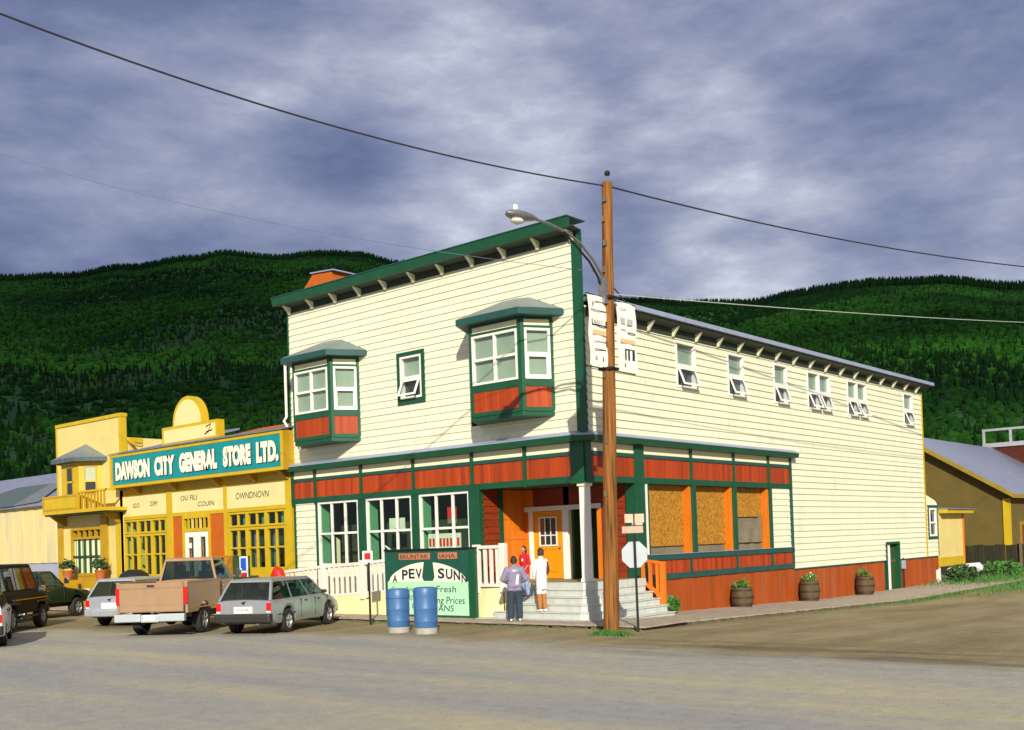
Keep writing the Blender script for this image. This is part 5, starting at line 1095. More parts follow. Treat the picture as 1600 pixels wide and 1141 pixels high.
b = MB(); b.lathe([(.70, .93), (.735, .93), (.735, 1.0), (.70, 1.0)], (-20.25, -1.4, .11), 'soffit', 22); b.build('rim', T)
KD = thing('display_cabinet', 'brown wooden display shelf standing outside the right windows of the yellow store', 'shelf', (-14.6, -1.2, .11))
b = MB()
for (a, c) in ((-15.05, -14.98), (-14.35, -14.28)): b.box(a, c, -1.4, -1.05, .11, 2.04, 'osb')
for z in (.3, .9, 1.28, 1.62, 1.98): b.box(-14.98, -14.35, -1.39, -1.06, z, z+.05, 'osb')
b.build('shelf_frame', KD)
b = MB(); b.hexa([(-14.85, -1.38, 1.34), (-14.62, -1.38, 1.34), (-14.55, -1.36, 1.34), (-14.8, -1.36, 1.34), (-14.95, -1.30, 1.6), (-14.75, -1.30, 1.6), (-14.68, -1.28, 1.6), (-14.88, -1.28, 1.6)], 'bluesign'); tobj(b, 'blue_packet', 'bright blue packet leaning on the wooden display shelf', 'packet')
NB = thing('notice_stand', 'green notice stand with a blue, white and red poster beside the wooden display shelf', 'notice board', (-13.8, -1.2, .11))
b = MB(); b.box(-14.2, -13.3, -1.22, -1.15, .11, 2.02, 'leafdark'); b.build('stand_panel', NB)
b = MB(); b.box(-13.78, -13.32, -1.24, -1.225, 1.3, 2.0, 'whitecloth'); b.build('poster', NB)
b = MB(); b.box(-13.70, -13.40, -1.25, -1.245, 1.52, 1.94, 'bluesign'); b.build('blue_field', NB)
b = MB(); b.box(-13.74, -13.36, -1.25, -1.245, 1.30, 1.44, 'redsign'); b.build('red_field', NB)
b = MB(); b.lathe([(0, 0), (.13, 0), (.14, .5), (.1, .62), (.05, .68), (.05, .78), (0, .78)], (-14.3, -1.45, .75), 'whitecloth', 14); b.lathe([(0, 0), (.16, 0), (.16, .64), (0, .64)], (-14.3, -1.45, .11), 'wooddark', 12); tobj(b, 'white_jug', 'white jug on a short wooden stump in front of the display shelf', 'jug', o=(-14.3, -1.45, .11))
# bicycle against the store
BK = thing('bicycle', 'red bicycle parked at the corner of the yellow store beside the ramp', 'bicycle', (-11.4, -1.5, .11))
def wheel_ring(c, r, m):
    b = MB(); n = 24; pts = [(c[0]+r*math.cos(2*math.pi*i/n), c[1], c[2]+r*math.sin(2*math.pi*i/n)) for i in range(n+1)]; b.tube(pts, .022, m, 6, False)
    for i in range(8): a = math.pi*i/8; b.tube([(c[0]-r*math.cos(a), c[1], c[2]-r*math.sin(a)), (c[0]+r*math.cos(a), c[1], c[2]+r*math.sin(a))], .003, 'steel', 4)
    return b
for cx_ in (-11.95, -10.9): wheel_ring((cx_, -1.5, .46), .34, 'tyre').build('wheel', BK)
b = MB(); A, Bq, Cq, Dq, Eq = (-11.95, -1.5, .46), (-11.5, -1.5, .42), (-11.65, -1.5, .98), (-11.05, -1.5, 1.0), (-10.9, -1.5, .46)
for p, q_ in ((A, Bq), (A, Cq), (Bq, Cq), (Cq, Dq), (Bq, Dq), (Dq, Eq)): b.tube([p, q_], .022, 'redsign', 8)
b.tube([Dq, (-11.08, -1.5, 1.18)], .018, 'steel', 6); b.build('frame', BK)
b = MB(); b.tube([(-11.15, -1.75, 1.2), (-11.05, -1.6, 1.2), (-11.05, -1.4, 1.2), (-11.15, -1.25, 1.2)], .015, 'steelblack', 6); b.build('handlebar', BK)
b = MB(); b.ball((-11.68, -1.5, 1.08), (.14, .07, .04), 'black', 6, 10); b.tube([(-11.65, -1.5, .98), (-11.67, -1.5, 1.06)], .014, 'steel', 6); b.build('saddle', BK)
b = MB(); b.loft([[(x, -1.5+w*math.cos(t), z+h*math.sin(t)) for t in [2*math.pi*k/12 for k in range(12)]] for x, z, w, h in ((-11.62, 1.1, .02, .03), (-11.55, 1.25, .16, .2), (-11.4, 1.38, .2, .28), (-11.2, 1.35, .17, .24), (-11.05, 1.2, .05, .08))], 'redsign')
tobj(b, 'red_bag', 'bulky red bag strapped on the bicycle beside the yellow store', 'bag')
M['hubcap'] = mat('silver_hubcap', (.42, .42, .40), .35, .12, metal=.35)
# ================================================================== PEOPLE
def person(label, loc, rz, height, cl, group='people gathered at the porch steps'):
    k = height/1.76; T = thing('person', label, 'person', loc, rz, group, world=False)
    b = MB(); S = []   # S: samples (point, radius, material)
    def limb(pts, rs, m, n=12):
        for (p, q), (r, s) in zip(zip(pts, pts[1:]), zip(rs, rs[1:])):
            for t in (0, .25, .5, .75, 1.0): S.append((Vector(p).lerp(Vector(q), t), r+(s-r)*t, m))
        # rounded tapered tube
        fine = []; fr = []
        for (p, q), (r, s) in zip(zip(pts, pts[1:]), zip(rs, rs[1:])):
            for t in (0, .33, .66): fine.append(Vector(p).lerp(Vector(q), t)); fr.append(r+(s-r)*t)
        fine.append(Vector(pts[-1])); fr.append(rs[-1]); b.tube(fine, fr, 'skin', n)
        for p, r in zip(pts, rs): b.ball(p, r*.99, 'skin', 6, 10)
    lr = cl.get('leg', (.092, .066, .043)); tw = cl.get('torso', 1.0); st = cl.get('shirt'); lw = cl.get('stance', .10)
    hem = cl.get('hem', .92); step = cl.get('step', 0.0)
    for s in (-1, 1):
        ft = (s*lw, step*s*.5, .07); kn = (s*(lw*.95), step*s*.25+.02, .49)
        limb([(s*.085, 0, .90), kn, (ft[0], ft[1], .12)], lr, cl['pants'])
        # shoe
        ring = []
        for yy, w, h in ((-.07, .025, .05), (-.05, .038, .075), (.0, .042, .085), (.08, .045, .06), (.15, .04, .045), (.19, .02, .03)):
            ring.append([(ft[0]+w*math.cos(a), ft[1]+yy, .005+h*(.5+.5*math.sin(a))) for a in [2*math.pi*j/10 for j in range(10)]])
            S.append((Vector((ft[0], ft[1]+yy, h*.4)), .04, cl['shoe']))
        b.loft(ring, 'skin')
    rings = []
    for z, w, d in ((hem, .165, .125), (max(hem, .97), .165, .125), (1.08, .15, .115), (1.22, .17, .125), (1.36, .195, .12), (1.43, .17, .095), (1.475, .09, .07), (1.50, .058, .058)):
        tk = tw if z < 1.4 else 1+(tw-1)*.4
        rings.append([(w*tk*math.cos(a), d*tk*math.sin(a), z) for a in [2*math.pi*j/18 for j in range(18)]])
        for u in (-.6, -.3, 0, .3, .6): S.append((Vector((w*tk*u, 0, z)), d*tk*.9, st))
    b.loft(rings, 'skin'); b.ball((0, 0, .92), (.15, .11, .09), 'skin'); S.append((Vector((0, 0, .9)), .10, cl['pants'] if hem > .8 else st))
    hy = cl.get('headturn', 0); hx, hyy = math.sin(hy), math.cos(hy)      # facing direction of the head
    limb([(0, 0, 1.47), (0, .01, 1.55)], (.055, .052), cl['skin'])
    hc = Vector((0, .015, 1.645)); b.ball(hc, (.077, .094, .118), 'skin', 12, 16)
    b.ball(hc+Vector((hx*.05, hyy*.05, -.055)), (.05, .05, .05), 'skin'); S.append((hc, .09, cl['skin'])); S.append((hc+Vector((0, 0, -.07)), .06, cl['skin']))
    b.tube([hc+Vector((hx*.085, hyy*.085, .02)), hc+Vector((hx*.115, hyy*.115, -.025)), hc+Vector((hx*.09, hyy*.09, -.03))], [.01, .015, .01], 'skin', 6)
    for s in (-1, 1): b.ball(hc+Vector((hyy*.078*s, -hx*.078*s, -.01)), (.018, .022, .032), 'skin', 6, 8)
    ov = [(hc+Vector((hx*.088+hyy*.033*s, hyy*.088-hx*.033*s, .012)), .014, 'black') for s in (-1, 1)] + [(hc+Vector((hx*.10, hyy*.10, -.062)), .016, 'redwall')]
    ar = cl.get('arm', (.058, .047, .034))
    for s, el, wr in ((-1, cl['elbowL'], cl['wristL']), (1, cl['elbowR'], cl['wristR'])):
        sh = (s*.175*(.6+.4*tw), 0, 1.405); el = Vector(el); wr = Vector(wr)
        limb([sh, el], ar[:2], st)
        mid = el.lerp(wr, .85) if cl['sleeve'] == 'long' else el
        if cl['sleeve'] == 'long': limb([el, mid], (ar[1], ar[2]), st); limb([mid, wr], (.026, .024), cl['skin'])
        else: limb([el, wr], (.038, .025), cl['skin'])
        d = (wr-el).normalized(); side = d.cross(Vector((0, 1, 0.2))).normalized(); nrm = d.cross(side)
        b.loft([[wr+d*t+side*w*math.cos(a)+nrm*h*math.sin(a) for a in [2*math.pi*j/10 for j in range(10)]] for t, w, h in ((-.01, .024, .018), (.03, .036, .018), (.075, .04, .016), (.09, .036, .012))], 'skin')
        S.append((wr+d*.05, .035, cl['skin'])); S.append((wr+d*.1, .03, cl['skin']))
        for j, (o, ln) in enumerate(((-.030, .060), (-.010, .072), (.010, .067), (.029, .052))):
            p0 = wr+d*.08+side*o; p1 = p0+d*ln*.5+nrm*.012; p2 = p1+d*ln*.42+nrm*.03; b.tube([p0, p1, p2], [.010, .009, .0075], 'skin', 6)
        p0 = wr+d*.025-side*.034*s; b.tube([p0, p0+d*.03-side*.028*s, p0+d*.062-side*.034*s+nrm*.01], [.012, .011, .009], 'skin', 6)
    if cl.get('skirt'):   # long shirt that hangs below the hips
        z1, z0 = hem, cl['skirt']; b.loft([[(w*math.cos(a), d*math.sin(a), z) for a in [2*math.pi*j/20 for j in range(20)]] for z, w, d in ((z0, .175, .135), ((z0+z1)/2, .18, .14), (z1+.02, .165, .125), (z1+.1, .155, .115))], 'skin')
        for z in np.arange(z0, z1+.1, .06):
            for u in (-.7, -.35, 0, .35, .7): S.append((Vector((.17*u, 0, z)), .13, st))
    me = b.mesh('body'); tmp = bpy.data.objects.new('tmp', me); COL.objects.link(tmp)
    rmd = tmp.modifiers.new('r', 'REMESH'); rmd.mode = 'VOXEL'; rmd.voxel_size = .0088; rmd.use_smooth_shade = True
    smd = tmp.modifiers.new('s', 'SMOOTH'); smd.factor = .5; smd.iterations = 3
    dg = bpy.context.evaluated_depsgraph_get(); dg.update(); me2 = bpy.data.meshes.new_from_object(tmp.evaluated_get(dg)); bpy.data.objects.remove(tmp)
    me2.materials.clear(); names = []; co = np.empty(len(me2.polygons)*3); me2.polygons.foreach_get('center', co); co = co.reshape(-1, 3)
    P = np.array([list(s_[0]) for s_ in S]); Rr = np.array([s_[1] for s_ in S]); idx = np.empty(len(co), dtype=int)
    for i in range(0, len(co), 4000): D = np.linalg.norm(co[i:i+4000, None]-P[None], axis=2)-Rr[None]; idx[i:i+4000] = D.argmin(1)
    mats = [S[i][2] for i in idx]
    for c_, r_, m_ in ov: 
        for i in np.where(np.linalg.norm(co-np.array(list(c_)), axis=1) < r_)[0]: mats[i] = m_
    for fn, m_ in cl.get('marks', []):
        for i, p in enumerate(co):
            if mats[i] not in ('skin', 'skin2') and fn(p): mats[i] = m_
    names = sorted(set(mats)); 
    for nme in names: me2.materials.append(M[nme])
    me2.polygons.foreach_set('material_index', [names.index(x) for x in mats]); me2.name = 'body'
    me2.transform(Matrix.Scale(k, 4)); ob = bpy.data.objects.new('body', me2); COL.objects.link(ob); ob.parent = T
    # hair cap
    b = MB(); rings = []; ln = cl.get('hair', .0); nseg = 18
    for i in range(11):
        th = math.pi*i/20*1.25; ring = []
        for j in range(nseg):
            a = 2*math.pi*j/nseg; vx, vy = math.sin(a), math.cos(a); fr_ = vx*hx+vy*hyy      # fr_ = towards the face
            lim = 1.0 if fr_ < .45 else .62; t2 = min(th, math.pi/2*1.25*lim*(.78 if fr_ > .45 else 1)); jit = 1+.06*mnoise.noise(Vector((vx*3, vy*3, i*.6)))
            z = math.cos(t2)*.128 - (ln*(i/10)**2 if fr_ < .3 else 0)
            ring.append((hc.x+vx*.088*math.sin(min(t2, 1.6))*jit - hx*.006, hc.y+vy*.105*math.sin(min(t2, 1.6))*jit - hyy*.006, hc.z+z))
        rings.append(ring)
    rings[0] = [(hc.x+.004*math.cos(a), hc.y+.004*math.sin(a), hc.z+.128) for a in [2*math.pi*j/nseg for j in range(nseg)]]
    b.loft(rings, 'hair'); b.v = [(p[0]*k, p[1]*k, p[2]*k) for p in b.v]; b.build('hair', T, origin=(0, 0, 0), sharp=80)
    return T
person('person seen from behind in a lavender grey sweatshirt and navy trousers at the steps\' foot', (-1.18, -1.66, .108), AZ-math.pi/2+.08, 1.69,
       dict(pants='navyp', shirt='sweat', shoe='shoe', skin='skin2', sleeve='long', leg=(.115, .10, .088), torso=1.22, hem=.93, stance=.12, arm=(.085, .078, .05),
            elbowL=(-.31, .02, 1.14), wristL=(-.15, .2, 1.02), elbowR=(.31, .02, 1.14), wristR=(.15, .2, 1.02), hair=.02,
            marks=[(lambda p: p[1] < -.03 and abs(p[0]-.07-(p[2]-1.1)*.15) < .035 and 1.0 < p[2] < 1.26, 'whitecloth'), (lambda p: p[1] < -.02 and abs(p[0]-.02) < .09 and 1.36 < p[2] < 1.41, 'silver2')]))
person('short person in a red T-shirt and light blue jeans standing on an upper step', (-1.68, -.62, .674), AZ-math.pi/2+2.2, 1.38,
       dict(pants='jeans', shirt='redshirt', shoe='shoedark', skin='skin', sleeve='short', leg=(.10, .085, .07), torso=1.12, hem=.88, stance=.09, step=.1, arm=(.075, .07, .05),
            elbowL=(-.24, -.02, 1.14), wristL=(-.2, .14, .95), elbowR=(.24, -.02, 1.14), wristR=(.2, .14, .95), hair=.09, headturn=0,
            marks=[(lambda p: p[1] > .06 and (p[0]+.05)**2+(p[2]-1.28)**2 < .0022, 'whitecloth')]))
person('person in a long white shirt with a dark stripe and brown trousers on the steps', (-.88, -.90, .302), AZ-math.pi/2+.75, 1.68,
       dict(pants='browncloth', shirt='whitecloth', shoe='shoe', skin='skin2', sleeve='long', leg=(.095, .08, .06), torso=1.08, hem=.9, skirt=.62, stance=.09, arm=(.066, .06, .045),
            elbowL=(-.25, .02, 1.13), wristL=(-.2, .12, .9), elbowR=(.25, .0, 1.13), wristR=(.2, .10, .9), hair=.03,
            marks=[(lambda p: p[0] > .135 and -.09 < p[1] < .05 and .92 < p[2] < 1.39, 'purple')]))

# ================================================================== VEHICLES  (local x forward from the rear axle, y left)
def mk_wheel(root, x, y, r, w, rimm='hubcap'):
    b = MB(); s = 1 if y > 0 else -1
    b.lathe([(r*.62, -w/2), (r*.9, -w/2), (r*.98, -w*.38), (r, -w*.2), (r, w*.2), (r*.98, w*.38), (r*.9, w/2), (r*.62, w/2), (r*.6, 0)], (x, y, r), 'tyre', 28, 'y'); o = b.build('wheel', root)
    b = MB(); yo = w*.42*s
    b.lathe([(0, yo*.6), (r*.2, yo*.75), (r*.55, yo*.45), (r*.6, yo*.95), (r*.635, yo*1.02), (r*.635, 0), (0, 0)], (x, y, r), rimm, 24, 'y')
    for k in range(5):
        a = 2*math.pi*k/5+.3; c, d = math.cos(a), math.sin(a); p = (x+c*r*.12, y+yo*.8, r+d*r*.12); q = (x+c*r*.56, y+yo*.95, r+d*r*.56); b.tube([p, q], r*.07, rimm, 6)
    b.lathe([(0, yo*.85), (r*.14, yo*.82), (r*.14, yo*.5), (0, yo*.5)], (x, y, r), 'steelblack', 12, 'y'); b.build('rim', o)
def body_loft(root, name, xs, zt, zb, hw, paint, arches, ra, r, crown=.03, cap_m=None):
    st = set(xs)
    for xa in arches:
        for k in range(17): st.add(xa-ra*math.cos(math.pi*k/16))
    st = sorted(st); b = MB(); rings = []
    for x in st:
        t, bo_, w = zt(x), zb(x), hw(x)
        for xa in arches:
            if abs(x-xa) <= ra: bo_ = max(bo_, r+math.sqrt(max(0, ra*ra-(x-xa)**2)))
        H = t-bo_
        half = [(0, bo_), (w*.8, bo_), (w*.97, bo_+min(.02, H*.1)), (w*.995, bo_+H*.30), (w, bo_+H*.55), (w*.985, bo_+H*.8), (w*.955, t-.035), (w*.90, t-.006), (w*.6, t+crown*.6), (0, t+crown)]
        rings.append([(x, -y, z) for y, z in half] + [(x, y, z) for y, z in half[-2:0:-1]])
    n = len(rings[0]); ml = [paint]*n; ml[0] = 'bumper'; ml[n-1] = 'bumper'; b.loft(rings, ml+[paint], True, True)
    return b.build(name, root, sharp=32)
def greenhouse(root, paint, x0, x1, t0, t1, zb, zt, wb, wt, glass='carglass', split=(), rear=True, name='cabin', inset=.05, wf=None):
    wf = wf or wb
    B4 = [(x0, wb, zb), (x0, -wb, zb), (x1, -wf, zb), (x1, wf, zb)]; T4 = [(t0, wt, zt), (t0, -wt, zt), (t1, -wt, zt), (t1, wt, zt)]
    VB = [Vector(p) for p in B4]; VT = [Vector(p) for p in T4]; rk = .88; b = MB()
    cen = Vector(((t0+t1)/2, 0, 0))
    lo = [p.lerp(q, rk) for p, q in zip(VB, VT)]
    hi = [q+Vector((0, 0, 0)) for q in VT]; top = [Vector((q.x*.97+cen.x*.03, q.y*.9, zt+.022)) for q in VT]
    b.hexa(lo+hi, paint); b.hexa([q+Vector((0, 0, .0005)) for q in hi]+top, paint); o = b.build(name, root, bevel=.02)
    def pillar(p, q, wx, wy):
        b = MB(); s = 1 if p.y > 0 else -1
        b.hexa([p+Vector((-wx, 0, 0)), p+Vector((wx, 0, 0)), p+Vector((wx, -s*wy, 0)), p+Vector((-wx, -s*wy, 0)), q+Vector((-wx, 0, 0)), q+Vector((wx, 0, 0)), q+Vector((wx, -s*wy, 0)), q+Vector((-wx, -s*wy, 0))], paint); b.build('pillar', o)
    for k, (p, q) in enumerate(zip(VB, lo)):
        dx = .035 if k in (0, 1) else -.03
        pillar(p+Vector((dx, 0, 0)), q+Vector((dx, 0, 0)), .035, .06)
    for f_ in split:
        for a_, c_, d_, e_ in ((VB[1], VB[2], lo[1], lo[2]), (VB[0], VB[3], lo[0], lo[3])): pillar(a_.lerp(c_, f_), d_.lerp(e_, f_), .028, .03)
    # seats behind the glass
    for xx in ([t0*.25+t1*.75-.15] if x1-x0 < 2 else [t0*.2+t1*.8-.1, t0*.62+t1*.38]):
        for yy in (-.36, .36):
            b = MB(); b.box(xx-.06, xx+.06, yy-.22, yy+.22, zb+.005, zb+(zt-zb)*.42, 'seatcloth'); b.box(xx-.04, xx+.04, yy-.12, yy+.12, zb+(zt-zb)*.45, zb+(zt-zb)*.70, 'seatcloth'); b.build('seat', o, bevel=.03)
    def pane(p00, p10, p11, p01, u0, u1, v0, v1, off, nm='window'):
        p00, p10, p11, p01 = map(Vector, (p00, p10, p11, p01)); nrm = (p10-p00).cross(p01-p00).normalized(); c = (p00+p11)/2
        if nrm.dot(c-Vector(((t0+t1)/2, 0, (zb+zt)/2))) < 0: nrm = -nrm
        def P(u, v): return (p00*(1-u)*(1-v)+p10*u*(1-v)+p11*u*v+p01*(1-u)*v)+nrm*off
        b = MB(); q = [P(u0, v0), P(u1, v0), P(u1, v1), P(u0, v1)]; d = nrm*.006
        b.hexa([q[0]-d, q[1]-d, q[2]-d, q[3]-d, q[0], q[1], q[2], q[3]], glass); b.build(nm, o)
    v0, v1 = .03, .885
    pane(B4[1], B4[0], T4[0], T4[1], .04, .96, v0, v1, .003, 'rear_window')
    pane(B4[2], B4[3], T4[3], T4[2], .04, .96, v0, v1, .003, 'windscreen')
    cuts = [0]+list(split)+[1]
    for a, c in zip(cuts, cuts[1:]):
        for (P0, P1, Q1, Q0) in ((B4[1], B4[2], T4[2], T4[1]), (B4[0], B4[3], T4[3], T4[0])):
            pane(P0, P1, Q1, Q0, a+(.035 if a == 0 else .015), c-(.035 if c == 1 else .015), v0, v1, .003, 'side_window')
    return o
def lin(pts):
    def f(x):
        if x <= pts[0][0]: return pts[0][1]
        for (a, p), (c, q) in zip(pts, pts[1:]):
            if x <= c: t = (x-a)/(c-a); return p+(q-p)*t
        return pts[-1][1]
    return f
def fr(n, a, c): return [a+(c-a)*i/n for i in range(n+1)]
def bx(root, name, m, *args, bevel=.01):
    b = MB(); b.box(*args, m); return b.build(name, root, bevel=bevel)
def wagon(label, cat, loc, rz, paint, belt=.90, roof=1.41, ln=(-.93, 3.42), wb=2.55, w=.83, glassrear=True, plate='YV3 N4', bump='bumper', lights='side', group=None):
    T = thing('parked_car', label, cat, (loc[0], loc[1], 0), rz, group, world=False); rw = .315; a, c = ln
    zt = lin([(a, belt-.02), (a+.06, belt), (wb-.25, belt+.02), (wb+.1, belt-.03), (c-.25, belt-.17), (c, belt-.26)])
    zb = lin([(a, .42), (a+.25, .27), (c-.4, .25), (c, .38)]); hw = lin([(a, w*.93), (a+.12, w*.99), (.5, w), (wb, w), (c-.45, w*.96), (c-.12, w*.88), (c, w*.74)])
    body_loft(T, 'body', fr(36, a, c), zt, zb, hw, paint, (0, wb), rw+.06, rw)
    greenhouse(T, paint, a+.05, wb-.05, a+.42, wb-.85, belt-.01, roof, w*.90, w*.72, split=(.36, .68), wf=w*.88)
    for x in (0, wb):
        for y in (-w+.11, w-.11): mk_wheel(T, x, y, rw, .19)
    b = MB(); b.loft([[(x, y*q, z) for q, z in ((1, z0), (1, z1), (-1, z1), (-1, z0))] for x, y, z0, z1 in ((a+.05, w*.96, .32, .56), (a-.09, w*.94, .33, .55), (a-.12, w*.88, .35, .52))], bump, True, False); b.build('rear_bumper', T, bevel=.02)
    b = MB(); b.loft([[(x, y*q, z) for q, z in ((1, z0), (1, z1), (-1, z1), (-1, z0))] for x, y, z0, z1 in ((c-.1, w*.86, .33, .53), (c+.06, w*.8, .34, .52), (c+.1, w*.72, .36, .50))], bump, True, False); b.build('front_bumper', T, bevel=.02)
    for s in (-1, 1):
        y0, y1 = sorted((s*w*.93, s*(w*.93-.13))); b = MB(); b.box(a-.018, a+.2, y0, y1, .60, .83, 'taillight'); lt = b.build('taillight', T, bevel=.012)
        bx(lt, 'reverse_lens', 'lens', a-.02, a+.01, y0+.01, y1-.01, .585, .625, bevel=0)
        y0, y1 = sorted((s*w*.78, s*(w*.78-.2))); bx(T, 'headlight', 'lens', c-.05, c+.01, y0, y1, .5, .62)
        b = MB(); b.ball((wb-.5, s*(w+.06), belt+.08), (.06, .09, .055), 'bumper', 6, 10); b.tube([(wb-.5, s*(w-.03), belt+.03), (wb-.5, s*(w+.04), belt+.07)], .02, 'bumper', 6); b.build('mirror', T)
        b = MB(); b.box(a+.3, c-.5, s*w*.985-.008, s*w*.985+.008, .50, .53, 'bumper'); b.build('side_moulding', T)
        for x in (.72, 1.60, 2.42):
            b = MB(); b.box(x-.006, x+.006, s*w*.985-.014, s*w*.985+.016, .36, belt-.05, 'bumper'); b.build('door_seam', T)
        for x in (.95, 1.75): bx(T, 'door_handle', 'bumper', x, x+.14, s*w*.985-.02, s*w*.985+.02, belt-.12, belt-.09, bevel=0)
    b = MB(); b.box(a-.03, a-.012, -.26, .26, .57, .74, 'plate'); pl = b.build('licence_plate', T)
    if plate: 
        q = Plane((a-.032, 0, 0), (0, -1, 0), (-1, 0, 0)); t_ = text(plate, q, 0, .61, .09, 'navy', pl, width=.36, align='CENTER', off=.0, ext=.002)
    b = MB(); b.prism([(0.0, .79), (.05, .83), (.02, .85), (.09, .88), (.01, .865), (-.03, .86), (-.06, .84), (-.02, .83)], lambda p, q: (q, -p[0], p[1]), a-.03, a-.0, 'steelblack'); b.build('badge', T)
    b = MB(); b.tube([(a+.1, -.45, .30), (a-.12, -.45, .29)], .025, 'steel', 8); b.build('exhaust', T)
    bx(T, 'interior_seat', 'dark', .5, .7, -.6, .6, .5, .95)
    return T
M['interior_dark'] = M['dark']
wagon('silver station wagon with black rear bumper parked in front of the ramp railing', 'car', (-6.56, -5.72), R_(116), 'silver', plate='YV3 ML')
wagon('light silver station wagon parked half hidden behind the tan pickup truck', 'car', (-13.95, -5.35), R_(119), 'silver2', belt=.93, roof=1.44, w=.86, bump='silver2', plate='')
wagon('white car with red tail lamp cut off by the left edge of the photo', 'car', (-10.56, -11.49), R_(153), 'whitecar', belt=.95, roof=1.45, plate='')

def pickup(label, loc, rz, paint, hb=1.42, hc_=2.02, rw=.385, glass='carglass', bump='signback', wb=3.2, w=.96, rear_o=-1.18, lift=.0):
    T = thing('pickup_truck', label, 'pickup truck', (loc[0], loc[1], 0), rz, None, world=False); a = rear_o; cx0 = 1.18; c = wb+.95; z0 = .62
    # bed sides with wheel arches
    def side(s):
        pts = [(a, z0), (-rw-.09, z0)] + [(-(rw+.09)*math.cos(math.pi*i/14), rw+(rw+.10)*math.sin(math.pi*i/14)+.0) for i in range(1, 14) if rw+(rw+.10)*math.sin(math.pi*i/14) > z0] + [(rw+.09, z0), (cx0-.03, z0), (cx0-.03, hb), (a, hb)]
        y0, y1 = sorted((s*w, s*(w-.07))); b = MB(); b.prism(pts, lambda p, q: (p[0], q, p[1]), y0, y1, paint)
        y0, y1 = sorted((s*(w+.012), s*(w-.085))); b.box(a, cx0-.03, y0, y1, hb-.02, hb+.03, paint); y0, y1 = sorted((s*(w+.006), s*(w-.01))); b.box(a+.03, cx0-.05, y0, y1, .70, .74, paint); return b.build('bed_side', T, bevel=.015)
    side(1); side(-1)
    bx(T, 'bed_floor', 'bumper', a, cx0, -w+.07, w-.07, .66, .74, bevel=0); bx(T, 'bed_front', paint, cx0-.08, cx0-.03, -w+.07, w-.07, .74, hb-.02)
    b = MB(); b.box(a-.05, a-.001, -w+.10, w-.10, .66, hb+.0, paint); b.box(a-.065, a-.05, -w+.14, w-.14, hb-.14, hb-.03, paint); b.box(a-.058, a-.05, -w+.14, w-.14, .84, hb-.19, paint); b.box(a-.066, a-.05, -w+.12, w-.12, .68, .78, paint); tg = b.build('tailgate', T, bevel=.012)
    bx(tg, 'tailgate_handle', 'bumper', a-.072, a-.06, -.1, .1, hb-.11, hb-.05, bevel=0)
    for s in (-1, 1):
        y0, y1 = sorted((s*(w+.004), s*(w-.098))); bx(T, 'taillight', 'taillight', a-.05, a+.05, y0, y1, .86, hb-.12)
    b = MB(); b.box(a-.22, a-.06, -w+.02, -.24, .42, .62, bump); b.box(a-.22, a-.06, .24, w-.02, .42, .62, bump); b.box(a-.19, a-.06, -.24, .24, .40, .60, bump); rb = b.build('rear_bumper', T, bevel=.02)
    bx(rb, 'licence_plate', 'plate', a-.205, a-.192, -.15, .15, .45, .60, bevel=0)
    # cab and hood
    hd = hb-.12
    zt = lin([(cx0, hb-.02), (2.45, hb-.02), (2.75, hd), (c-.2, hd-.12), (c, hd-.2)]); zb = lin([(cx0, .55), (c-.3, .5), (c, .62)]); hw = lin([(cx0, w*.97), (c-.5, w*.97), (c-.1, w*.93), (c, w*.84)])
    body_loft(T, 'cab_body', fr(24, cx0, c), zt, zb, hw, paint, (wb,), rw+.1, rw, crown=.04)
    greenhouse(T, paint, cx0+.03, 2.55, cx0+.13, 1.98, hb-.03, hc_, w*.88, w*.72, glass=glass, name='cab_roof')
    bx(T, 'chassis', 'bumper', a+.1, c-.3, -.45, .45, .38, .56, bevel=0)
    b = MB(); b.tube([(0, -w+.15, rw), (0, w-.15, rw)], .06, 'bumper', 8); b.ball((0, 0, rw), (.16, .16, .15), 'bumper', 8, 10); b.build('rear_axle', T)
    b = MB(); b.box(c-.02, c+.12, -w*.9, w*.9, .5, .68, bump); b.build('front_bumper', T, bevel=.02)
    for x in (0, wb):
        for y in (-w+.13, w-.13): mk_wheel(T, x, y, rw, .25)
    for s in (-1, 1):
        b = MB(); y0, y1 = sorted((s*(w+.05), s*(w+.22))); b.box(2.28, 2.34, y0, y1, hb+.05, hb+.25, 'chrome'); b.tube([(2.3, s*(w-.05), hb+.02), (2.31, s*(w+.1), hb+.1)], .015, 'chrome', 6); b.build('mirror', T, bevel=.01)
        y0, y1 = sorted((s*w*.8, s*(w*.8-.22))); bx(T, 'headlight', 'lens', c-.04, c+.012, y0, y1, .78, .96)
        for x in (1.3, 2.38):
            b = MB(); b.box(x-.007, x+.007, s*w*.97-.02, s*w*.97+.006, .66, hb-.06, 'bumper'); b.build('door_seam', T)
        bx(T, 'door_handle', 'chrome', 1.4, 1.55, s*w*.955-.02, s*w*.955+.02, hb-.2, hb-.17, bevel=0)
    return T
tk = pickup('tan pickup truck with a peach tailgate and chrome rear bumper, parked tail to the street', (-9.05, -6.84), R_(125), 'tan')
pickup('dark green pickup truck with a teal side window beside the far-left warehouse', (-20.2, -6.5), R_(118), 'dkgreen', hb=1.18, hc_=1.68, rw=.34, bump='steelblack', w=.88)
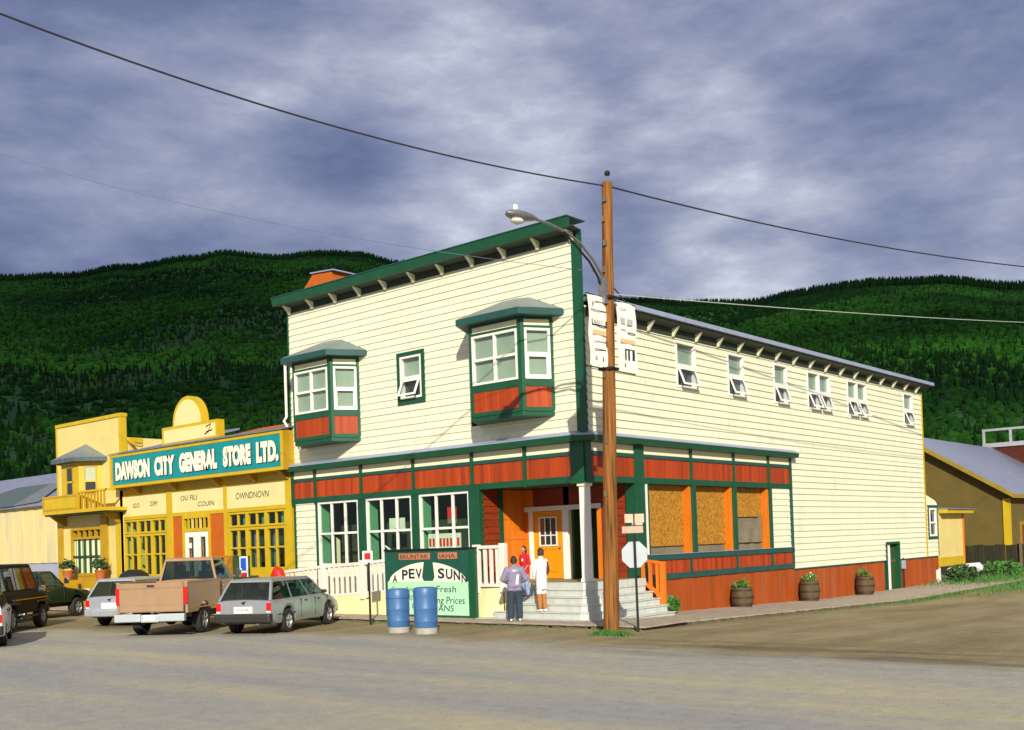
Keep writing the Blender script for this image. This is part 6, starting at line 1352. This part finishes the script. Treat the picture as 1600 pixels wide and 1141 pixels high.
# thing in the truck bed: a white hose end over the side
def suv(label, loc, rz, paint):
    T = thing('parked_suv', label, 'off-road car', (loc[0], loc[1], 0), rz, None, world=False); w = .86; a, wb = -.75, 2.5; c = 3.2; rw = .36
    zt = lin([(a, 1.24), (wb-.55, 1.24), (wb-.3, 1.22), (c, 1.12)]); zb = lin([(a, .5), (c, .5)]); hw = lin([(a, w*.96), (a+.1, w), (c-.4, w*.98), (c, w*.88)])
    body_loft(T, 'body', fr(26, a, c), zt, zb, hw, paint, (0, wb), rw+.1, rw)
    greenhouse(T, paint, a+.03, wb-.25, a+.12, wb-.65, 1.22, 1.98, w*.93, w*.82, split=(.42, .7))
    for x in (0, wb):
        for y in (-w+.1, w-.1): mk_wheel(T, x, y, rw, .24)
    bx(T, 'side_step', 'steelblack', .5, 1.95, -w-.06, -w+.1, .40, .46); bx(T, 'rear_bumper', 'bumper', a-.12, a, -w*.9, w*.9, .45, .6); bx(T, 'front_bumper', 'bumper', c-.02, c+.14, -w*.9, w*.9, .45, .62)
    bx(T, 'fender_flare', 'bumper', wb-rw-.14, wb+rw+.14, -w-.04, -w+.02, rw*2+.10, rw*2+.15); bx(T, 'fender_flare', 'bumper', -rw-.14, rw+.14, -w-.04, -w+.02, rw*2+.10, rw*2+.15)
    for s in (-1, 1):
        y0, y1 = sorted((s*w*.95, s*(w*.95-.12))); bx(T, 'taillight', 'taillight', a-.015, a+.05, y0, y1, .75, .98)
        b = MB(); b.box(wb-.42, wb-.34, min(s*(w+.02), s*(w+.2)), max(s*(w+.02), s*(w+.2)), 1.14, 1.32, 'chrome'); b.tube([(wb-.38, s*(w-.03), 1.1), (wb-.38, s*(w+.1), 1.2)], .015, 'chrome', 6); b.build('mirror', T, bevel=.01)
    bx(T, 'side_stripe', 'amber', .0, 2.9, -w*1.001-.004, -w*.99, .93, .96, bevel=0)
    b = MB(); b.lathe([(0, 0), (.34, 0), (.36, -.08), (.34, -.2), (0, -.2)], (a-.0, .1, 1.0), 'tyre', 24, 'x'); b.build('spare_wheel', T)
    return T
suv('dark olive off-road car at the left edge, in front of the dark green pickup', (-15.2, -9.2), R_(135), 'suvpaint')
# the added, unseen cloud that shades the hills is far above and behind
